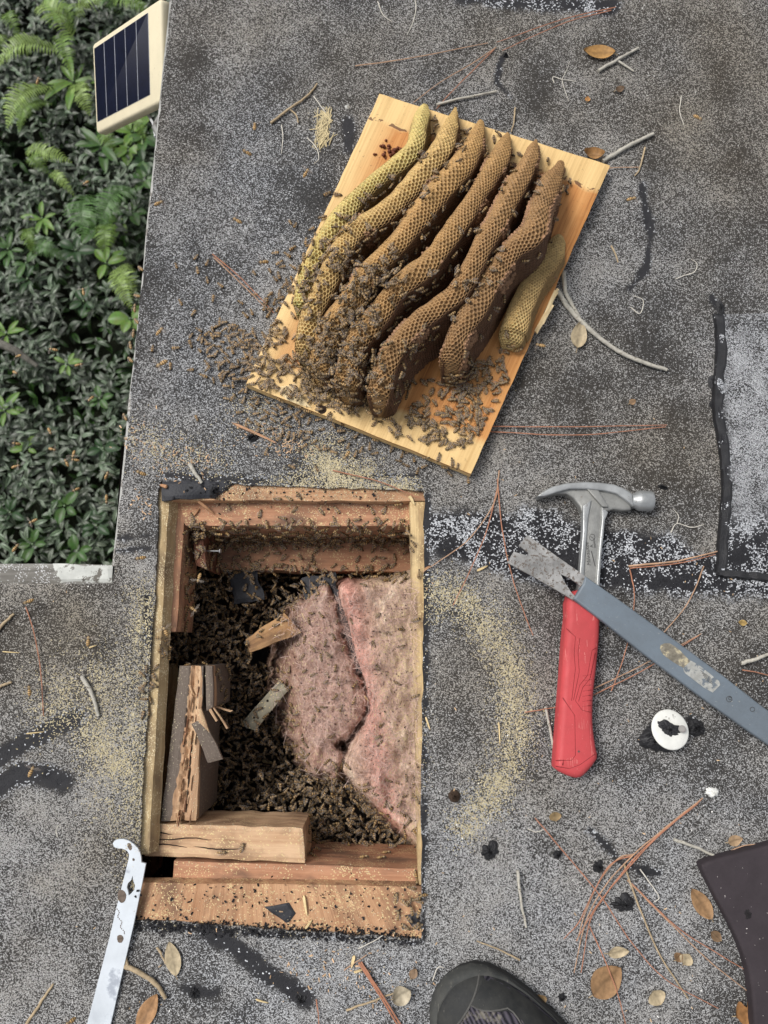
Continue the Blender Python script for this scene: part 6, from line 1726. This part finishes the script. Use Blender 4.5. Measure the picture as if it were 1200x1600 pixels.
# heap at the near left corner of the board and on the roof beside it
bees(poly_pts([(430, 500), (470, 545), (520, 590), (600, 640), (640, 690), (560, 655), (500, 632), (450, 620), (390, 600), (400, 555)], 900), 'bee in the heap on the near left corner of the board', 'bees heaped on the board corner', mind=6.0, lift=(0, 0.006), clump=(30, 0.30))
edge_ln = [(505, 380), (470, 430), (440, 480), (410, 530), (385, 580)]
bees(line_pts(edge_ln, 420, 16), 'bee crowding on the roof along the left edge of the board', 'bees along the left board edge', mind=6.4, lift=(0, .003), clump=(28, 0.30))
bees(line_pts([(410, 520), (370, 545), (335, 550)], 330, 22), 'bee crowding on the roof along the left edge of the board', 'bees along the left board edge', mind=6.4, lift=(0, .003), clump=(28, 0.30))
bees(line_pts([(395, 570), (375, 600), (430, 640), (480, 660)], 260, 16), None, mind=9)
bees(line_pts([(480, 660), (560, 690), (640, 715), (720, 730)], 55, 12), None, mind=11, tint=0.8)
bees([(500 + rng.normal(0, 55), 690 + rng.normal(0, 18)) for _ in range(28)], None, mind=12)
bees([(500 + rng.random() * 90, 300 + rng.random() * 120) for _ in range(16)], None, mind=12)
bees([(340 + rng.normal(0, 40), 500 + rng.normal(0, 60)) for _ in range(40)], None, mind=14)
# on the combs
clus = [(545, 425), (575, 440), (600, 425), (560, 480), (520, 520), (505, 560), (535, 560), (520, 600), (575, 560), (560, 590)]
for c_ in clus: bees([(c_[0] + rng.normal(0, 17), c_[1] + rng.normal(0, 17)) for _ in range(75)], None, lift=(0.0, 0.012), mind=5.0, flat=0.5)
for cp, cnt, off in zip(COMB_PX, (80, 75, 75, 75, 80, 20), (24, 29, 30, 30, 30, 30)):
    c_ = catmull(cp, 24); gl = []
    for k in range(1, 22):
        t = c_[k + 1] - c_[k - 1]; t = t / np.linalg.norm(t); gl.append((c_[k][0] - t[1] * -1 * off * 0 + off * -t[1] * -1 * 0 + off * t[1], c_[k][1] - off * t[0]))
    bees(line_pts(gl, cnt, 4.5), None, lift=(0, 0.003), mind=7.5, flat=0.5, tint=0.9)
bees([(735 + rng.normal(0, 16), 440 + rng.normal(0, 10)) for _ in range(16)], None, lift=(0, .004), mind=8)
bees([(500 + rng.random() * 40, 395 + rng.random() * 30) for _ in range(8)], None, mind=9)
# inside the opening
bees(poly_pts([(300, 818), (642, 818), (645, 856), (310, 860)], 1500), None, mind=4.6, lift=(0, .012), flat=0.5, tint=1.0)
bees(poly_pts([(325, 850), (470, 850), (470, 893), (345, 893)], 90), None, mind=10, lift=(0, .004), flat=0.4)
bees(poly_pts([(470, 852), (645, 850), (645, 893), (470, 893)], 45), None, mind=11, lift=(0, .003), flat=0.3)
bees(line_pts([(345, 893), (480, 898), (645, 900)], 300, 7), None, mind=5, lift=(0, .008), flat=0.5)
bees(poly_pts([(290, 850), (350, 860), (360, 900), (350, 960), (400, 1000), (390, 1045), (245, 1040), (250, 988), (285, 985)], 1500), None, zmin=(-.23, -.14), mind=4.5, flat=0.5)
bees(poly_pts([(350, 940), (430, 900), (520, 890), (500, 935), (450, 965), (400, 1000), (360, 1000)], 600), None, zmin=(-.24, -.16), mind=5.5, flat=0.5)
bees(poly_pts([(335, 1040), (450, 1030), (470, 1120), (490, 1190), (440, 1240), (330, 1260), (340, 1150)], 1300), None, zmin=(-.27, -.17), mind=4.5, flat=0.5, tint=0.85)
bees(poly_pts([(318, 1255), (360, 1230), (470, 1190), (540, 1190), (600, 1250), (657, 1290), (655, 1322), (480, 1318), (480, 1265), (330, 1262)], 1700), None, zmin=(-.21, -.12), mind=4.5, flat=0.5, tint=0.9)
bees(poly_pts([(480, 1262), (500, 1265), (500, 1345), (478, 1345)], 36), None, mind=8, lift=(0, .004), flat=.5)
bees(poly_pts([(222, 1040), (250, 1040), (240, 1120), (222, 1120)], 30), None, mind=9, tint=.8)
bees(poly_pts([(455, 960), (520, 940), (560, 1080), (520, 1150), (470, 1130)], 42), None, mind=11, tint=0.8)
bees(poly_pts([(540, 930), (650, 920), (655, 1290), (580, 1220), (560, 1100)], 10), None, mind=16, tint=0.75)
bees(poly_pts([(600, 1215), (655, 1215), (655, 1300), (610, 1270)], 22), None, mind=11, tint=0.8)
bees(line_pts([(652, 1360), (650, 1400), (640, 1440)], 22, 7), None, mind=9, lift=(0, .004))
bees(line_pts([(300, 800), (300, 880)], 22, 7), None, mind=9)
bees([(320 + rng.random() * 320, 775 + rng.random() * 40) for _ in range(22)], None, mind=16)
o = scatter('bee_swarm', BEE_LO, np.array(stuffR), np.array(stuffT), np.repeat(np.array(stuffC)[:, None], 3, 1), [M_BEE, M_WING])
tag(o, 'mass of honey bees covering the opening and the gaps between combs', 'bees', kind='stuff')
print('bees: individuals', n_ind, 'mass', len(stuffT))

# ------------------------------------------------------------------ plants on the ground below the roof
M_PLANT = attr_mat('plant_leaf', 0.42, 0.4, 0.15, 60, 0.12)
def zeb_leaf():
    V, T, C = [], [], []
    n = 5; sil, dk = (0.22, 0.235, 0.20), (0.010, 0.014, 0.010)
    for i in range(n + 1):
        t = i / n; w = math.sin(math.pi * min(1, t * 0.93 + 0.05)) ** 0.8 * 0.19
        for k, (s, c) in enumerate(((-1, dk), (-0.5, sil), (0, dk), (0.5, sil), (1, dk))):
            V.append((t, s * w, 0.10 * math.sin(t * 2.6) + 0.10 * abs(s) * w * 3 - 0.25 * t * t)); C.append(c)
    for i in range(n):
        for k in range(4):
            a = i * 5 + k; T += [(a, a + 5, a + 6), (a, a + 6, a + 1)]
    return np.array(V), np.array(T), np.array(C), None
Rl, Tl, Cl = [], [], []
gx0, gx1 = P(-420, 400, GZ).x, P(470, 400, GZ).x
gy0, gy1 = P(100, 1000, GZ).y, P(100, -250, GZ).y
for _ in range(4900):
    x = gx0 + (gx1 - gx0) * rng.random(); y = gy0 + (gy1 - gy0) * rng.random()
    z = GZ + 0.06 + 0.22 * float(fbm(np.array(x * 3), np.array(y * 3), 5)) + 0.08 * rng.random()
    nl = 5 + int(rng.random() * 3); a0 = rng.random() * 6.28
    gz = float(fbm(np.array(x * 2.2), np.array(y * 2.2), 61))
    tint = (0.45 + 0.9 * rng.random()) * (0.5 + 0.9 * gz)
    g_ = 1.0 + 0.25 * rng.random()
    for k in range(nl):
        a = a0 + k * 2.4 + rng.normal(0, 0.25)
        Rl.append(frames(np.array([[math.cos(a) * -0.25 + rng.normal(0, .2), math.sin(a) * -0.25 + rng.normal(0, .2), 1.0]]), np.array([a]), np.array([0.030 + 0.034 * rng.random()]))[0])
        Tl.append((x + rng.normal(0, .006), y + rng.normal(0, .006), z - 0.012 * k)); Cl.append((tint * 0.88, tint * (0.95 + 0.25 * rng.random()), tint * 0.86))
for _ in range(5200):
    x = gx0 + (gx1 - gx0) * rng.random(); y = gy0 + (gy1 - gy0) * rng.random(); a = rng.random() * 6.28; t_ = 0.2 + 0.6 * rng.random()
    Rl.append(frames(np.array([[rng.normal(0, .35), rng.normal(0, .35), 1.0]]), np.array([a]), np.array([0.05 + 0.04 * rng.random()]))[0])
    Tl.append((x, y, GZ + 0.02 + 0.13 * rng.random())); Cl.append((t_ * 0.40, t_ * 1.0, t_ * 0.20))
o = scatter('ground_cover', zeb_leaf(), np.array(Rl), np.array(Tl), np.array(Cl), M_PLANT)
tag(o, 'dense carpet of dark striped trailing leaves below the roof', 'ground cover', kind='stuff')

def frond_geo(a, b, w, droop, col, bend=0.12, n=26):
    """pinnate frond from point a to point b"""
    a, b = Vector(a), Vector(b); d = b - a; L = d.length; dn_ = d.normalized(); s = Vector((-dn_.y, dn_.x, 0)).normalized()
    V, F, C = [], [], []
    ctr = []
    for i in range(n + 1):
        t = i / n
        ctr.append(a + d * t + s * (bend * L * math.sin(math.pi * t)) + Vector((0, 0, droop * math.sin(math.pi * t * 0.9) - droop * 0.6 * t * t)))
    V, F = tube_geo(ctr, [0.0022 * (1 - 0.8 * i / n) for i in range(n + 1)], 4); V = list(V); F = list(F); C = [tuple(q * 0.7 for q in col)] * len(V)
    for i in range(1, n + 1):
        t = i / n; prof = (math.sin(math.pi * (0.12 + 0.86 * t)) ** 0.8)
        dd = (ctr[min(i + 1, n)] - ctr[i - 1]).normalized()
        for sg in (-1, 1):
            l = w * prof * (0.9 + 0.2 * rng.random()); h = L / n * 0.36
            sd = (s * sg + dd * 0.35 + Vector((0, 0, rng.normal(0.05, 0.15)))).normalized()
            st = len(V); c0 = ctr[i]; k = 0.8 + 0.4 * rng.random()
            V += [c0 - dd * h, c0 + dd * h, c0 + sd * l * 0.55 - dd * h * 0.95 + Vector((0, 0, 0.10 * l)), c0 + sd * l * 0.55 + dd * h * 0.8 + Vector((0, 0, 0.10 * l)), c0 + sd * l + dd * h * 0.5 - Vector((0, 0, 0.12 * l))]
            C += [tuple(q * 0.75 * k for q in col)] * 2 + [tuple(q * k for q in col)] * 2 + [tuple(q * 1.15 * k for q in col)]
            F += [(st, st + 1, st + 3, st + 2), (st + 2, st + 3, st + 4)]
    return V, F, C
FG1, FG2, FG3 = (0.17, 0.28, 0.06), (0.28, 0.40, 0.11), (0.10, 0.20, 0.06)
c6 = lambda x, y: (x / 3.557, y / 3.557)
ferns = [('large fern at the far left with three spread fronds', [((410, 215), (205, 20), .085, FG2), ((400, 200), (390, 10), .05, FG1), ((420, 90), (640, -20), .075, FG2)]),
         ('drooping fern frond at the left frame edge', [((335, 285), (-20, 345), .07, FG2)]),
         ('upright fern between the rosette and the far fern', [((345, 190), (385, 380), .06, FG1)]),
         ('arching fern beside the solar panel top', [((600, 25), (840, 60), .055, FG1), ((690, 90), (560, 10), .05, FG3)]),
         ('pale feathery fern left of the middle with two fronds', [((285, 480), (30, 690), .075, FG2), ((290, 575), (95, 710), .055, FG1)]),
         ('short fern just below the leafy rosette', [((425, 470), (490, 620), .06, FG2)]),
         ('slim pale fern frond in the middle', [((145, 845), (385, 885), .05, FG2)]),
         ('small fern frond under the slim pale one', [((180, 880), (260, 950), .045, FG1)]),
         ('narrow fern frond pointing towards the roof', [((285, 965), (405, 1075), .035, FG2)]),
         ('broad fern frond hanging straight, left of a pair near the roof edge', [((480, 1085), (455, 1310), .095, FG3)]),
         ('broad slanting fern frond, right of a pair near the roof edge', [((745, 1045), (560, 1250), .085, FG3)]),
         ('small fern frond under the broad pair', [((600, 1240), (580, 1410), .06, FG1)]),
         ('fern at the left with a frond bending right', [((175, 1270), (185, 1400), .045, FG1), ((180, 1380), (350, 1430), .05, FG3)]),
         ('pale fern against the roof edge', [((650, 1490), (745, 1620), .06, FG2), ((640, 1500), (720, 1700), .055, FG2)]),
         ('fern beneath the solar panel', [((730, 640), (800, 760), .05, FG1), ((560, 760), (640, 830), .05, FG1)]),
         ('fern at the far left corner', [((30, 100), (100, 190), .05, FG1), ((60, 230), (-10, 260), .055, FG2)])]
for lb, frs in ferns:
    r0 = P(*c6(*frs[0][0]), GZ + 0.28)
    root = empty('fern', (r0.x, r0.y, GZ)); tag(root, lb, 'fern', 'ferns in the ground cover')
    for a, b, w, col in frs:
        pa, pb = P(*c6(*a), GZ + 0.30), P(*c6(*b), GZ + 0.36)
        V, F, C = frond_geo(pa, pb, w, 0.07, col, rng.normal(0, 0.07))
        mk('frond', V, F, M_PLANT, root, col=np.array(C))
    V, F = tube_geo([Vector((r0.x, r0.y, GZ)), P(*c6(*frs[0][0]), GZ + 0.30)], 0.004, 5); mk('stalk', V, F, M_PLANT, root, col=np.array([FG3] * len(V)))
def rosette(px, py, n, L, Wd, col, label, tilt=0.35, z=0.26):
    c = P(px, py, GZ + z); root = empty('leafy_plant', (c.x, c.y, GZ)); tag(root, label, 'plant', 'green plants in the ground cover')
    a0 = rng.random() * 6
    for k in range(n):
        a = a0 + k * 2.4 * (1 if n > 3 else 1.2) + rng.normal(0, .2); l = L * (0.7 + 0.5 * rng.random()); V, C = [], []
        d = Vector((math.cos(a), math.sin(a), 0)); s = Vector((-d.y, d.x, 0)); m = 7
        up = tilt * (0.6 + 0.8 * rng.random())
        for i in range(m + 1):
            t = i / m; w = Wd * l * (math.sin(math.pi * (0.04 + 0.95 * t)) ** 0.7)
            for q in (-1, -0.5, 0, 0.5, 1):
                V.append(c + d * (0.01 + l * t) + s * w * q + Vector((0, 0, l * (up * t - 0.75 * up * t * t) + abs(q) * w * 0.35 - 0.004 * k)))
                C.append([x * (0.8 if q == 0 else 1.0) * (0.85 + 0.3 * rng.random()) for x in col])
        F = [(i * 5 + q, i * 5 + 5 + q, i * 5 + 6 + q, i * 5 + 1 + q) for i in range(m) for q in range(4)]
        mk('leaf', V, F, M_PLANT, root, True, col=np.array(C))
    V, F = tube_geo([Vector((c.x, c.y, GZ)), c], 0.004, 5); mk('stem', V, F, M_PLANT, root, col=np.array([FG3] * len(V)))
LG, MG, DG = (0.12, 0.22, 0.04), (0.05, 0.115, 0.024), (0.022, 0.06, 0.016)
for a in [(114, 126, 7, .14, .13, LG, 'pale green rosette with long strap leaves left of the solar panel'), (12, 388, 7, 0.079, .19, MG, 'bright green leafy plant at the left frame edge'), (40, 410, 6, 0.072, .2, MG, 'leafy green plant right of the one at the frame edge'), (42, 435, 5, 0.065, .2, DG, 'darker leafy plant below the bright one at the left'),
          (158, 226, 7, .12, .17, MG, 'green plant with lance leaves under the solar panel'), (200, 230, 6, .07, .33, LG, 'pale round leaved plant next to the roof edge'), (225, 212, 6, .08, .3, MG, 'round leaved plant directly under the panel mount'), (224, 252, 5, .07, .33, DG, 'dark round leaved plant at the roof edge below the panel'), (224, 280, 5, .07, .36, MG, 'rounded leaf plant tight against the roof edge'),
          (206, 205, 6, .09, .25, LG, 'yellow green plant half hidden by the panel cable'), (150, 355, 6, .08, .3, MG, 'heart leaved plant under the broad ferns'), (118, 390, 5, .07, .3, DG, 'small heart leaved plant left of the lower ferns'), (205, 330, 6, .07, .3, MG, 'green plant beside the slanting broad fern'), (186, 345, 5, .07, .28, LG, 'pale plant right of the broad fern pair'),
          (65, 340, 6, .08, .17, LG, 'small pale plant left of the broad ferns'), (8, 520, 6, .08, .16, LG, 'bright small plant at the left edge, halfway down'), (6, 640, 7, .09, .18, LG, 'yellow green plant at the left edge, lower down'), (103, 567, 5, .06, .2, LG, 'small lime sprout in the dark carpet'), (203, 497, 4, .08, .36, LG, 'lime leaf plant touching the roof edge'),
          (165, 410, 6, .08, .24, LG, 'lime green plant under the pale edge fern'), (160, 700, 6, 0.058, .3, DG, 'dark green plant near the lower roof edge'), (100, 790, 6, 0.065, .3, MG, 'green plant near the inner roof corner'), (150, 820, 6, 0.065, .3, DG, 'green plant tight in the inner roof corner'), (50, 850, 6, 0.065, .28, MG, 'green plant at the bottom of the planting'), (15, 800, 6, 0.065, .25, DG, 'dark plant at the bottom left of the planting'),
          (120, 860, 6, 0.058, .3, MG, 'green plant above the weathered edge board'), (155, 622, 5, 0.050, .3, MG, 'small green plant halfway along the roof edge'), (40, 700, 4, .06, .25, LG, 'small pale sprout among striped leaves at the left'), (130, 470, 5, .06, .3, DG, 'dark round plant in the middle of the carpet'), (85, 20, 6, .1, .2, LG, 'bright plant at the far frame edge')]:
    rosette(*a)
V, F = tube_geo([P(-10, 532, GZ + .35), P(25, 548, GZ + .36), P(58, 572, GZ + .33)], [0.02, 0.017, 0.008], 8)
o = mk('fallen_branch', V, F, simple('mossy_bark', (0.13, 0.125, 0.11), 0.9, 0.1, 0, 0.4, 30, 0.002)); tag(o, 'blurred grey fallen branch lying on the striped leaves', 'branch')
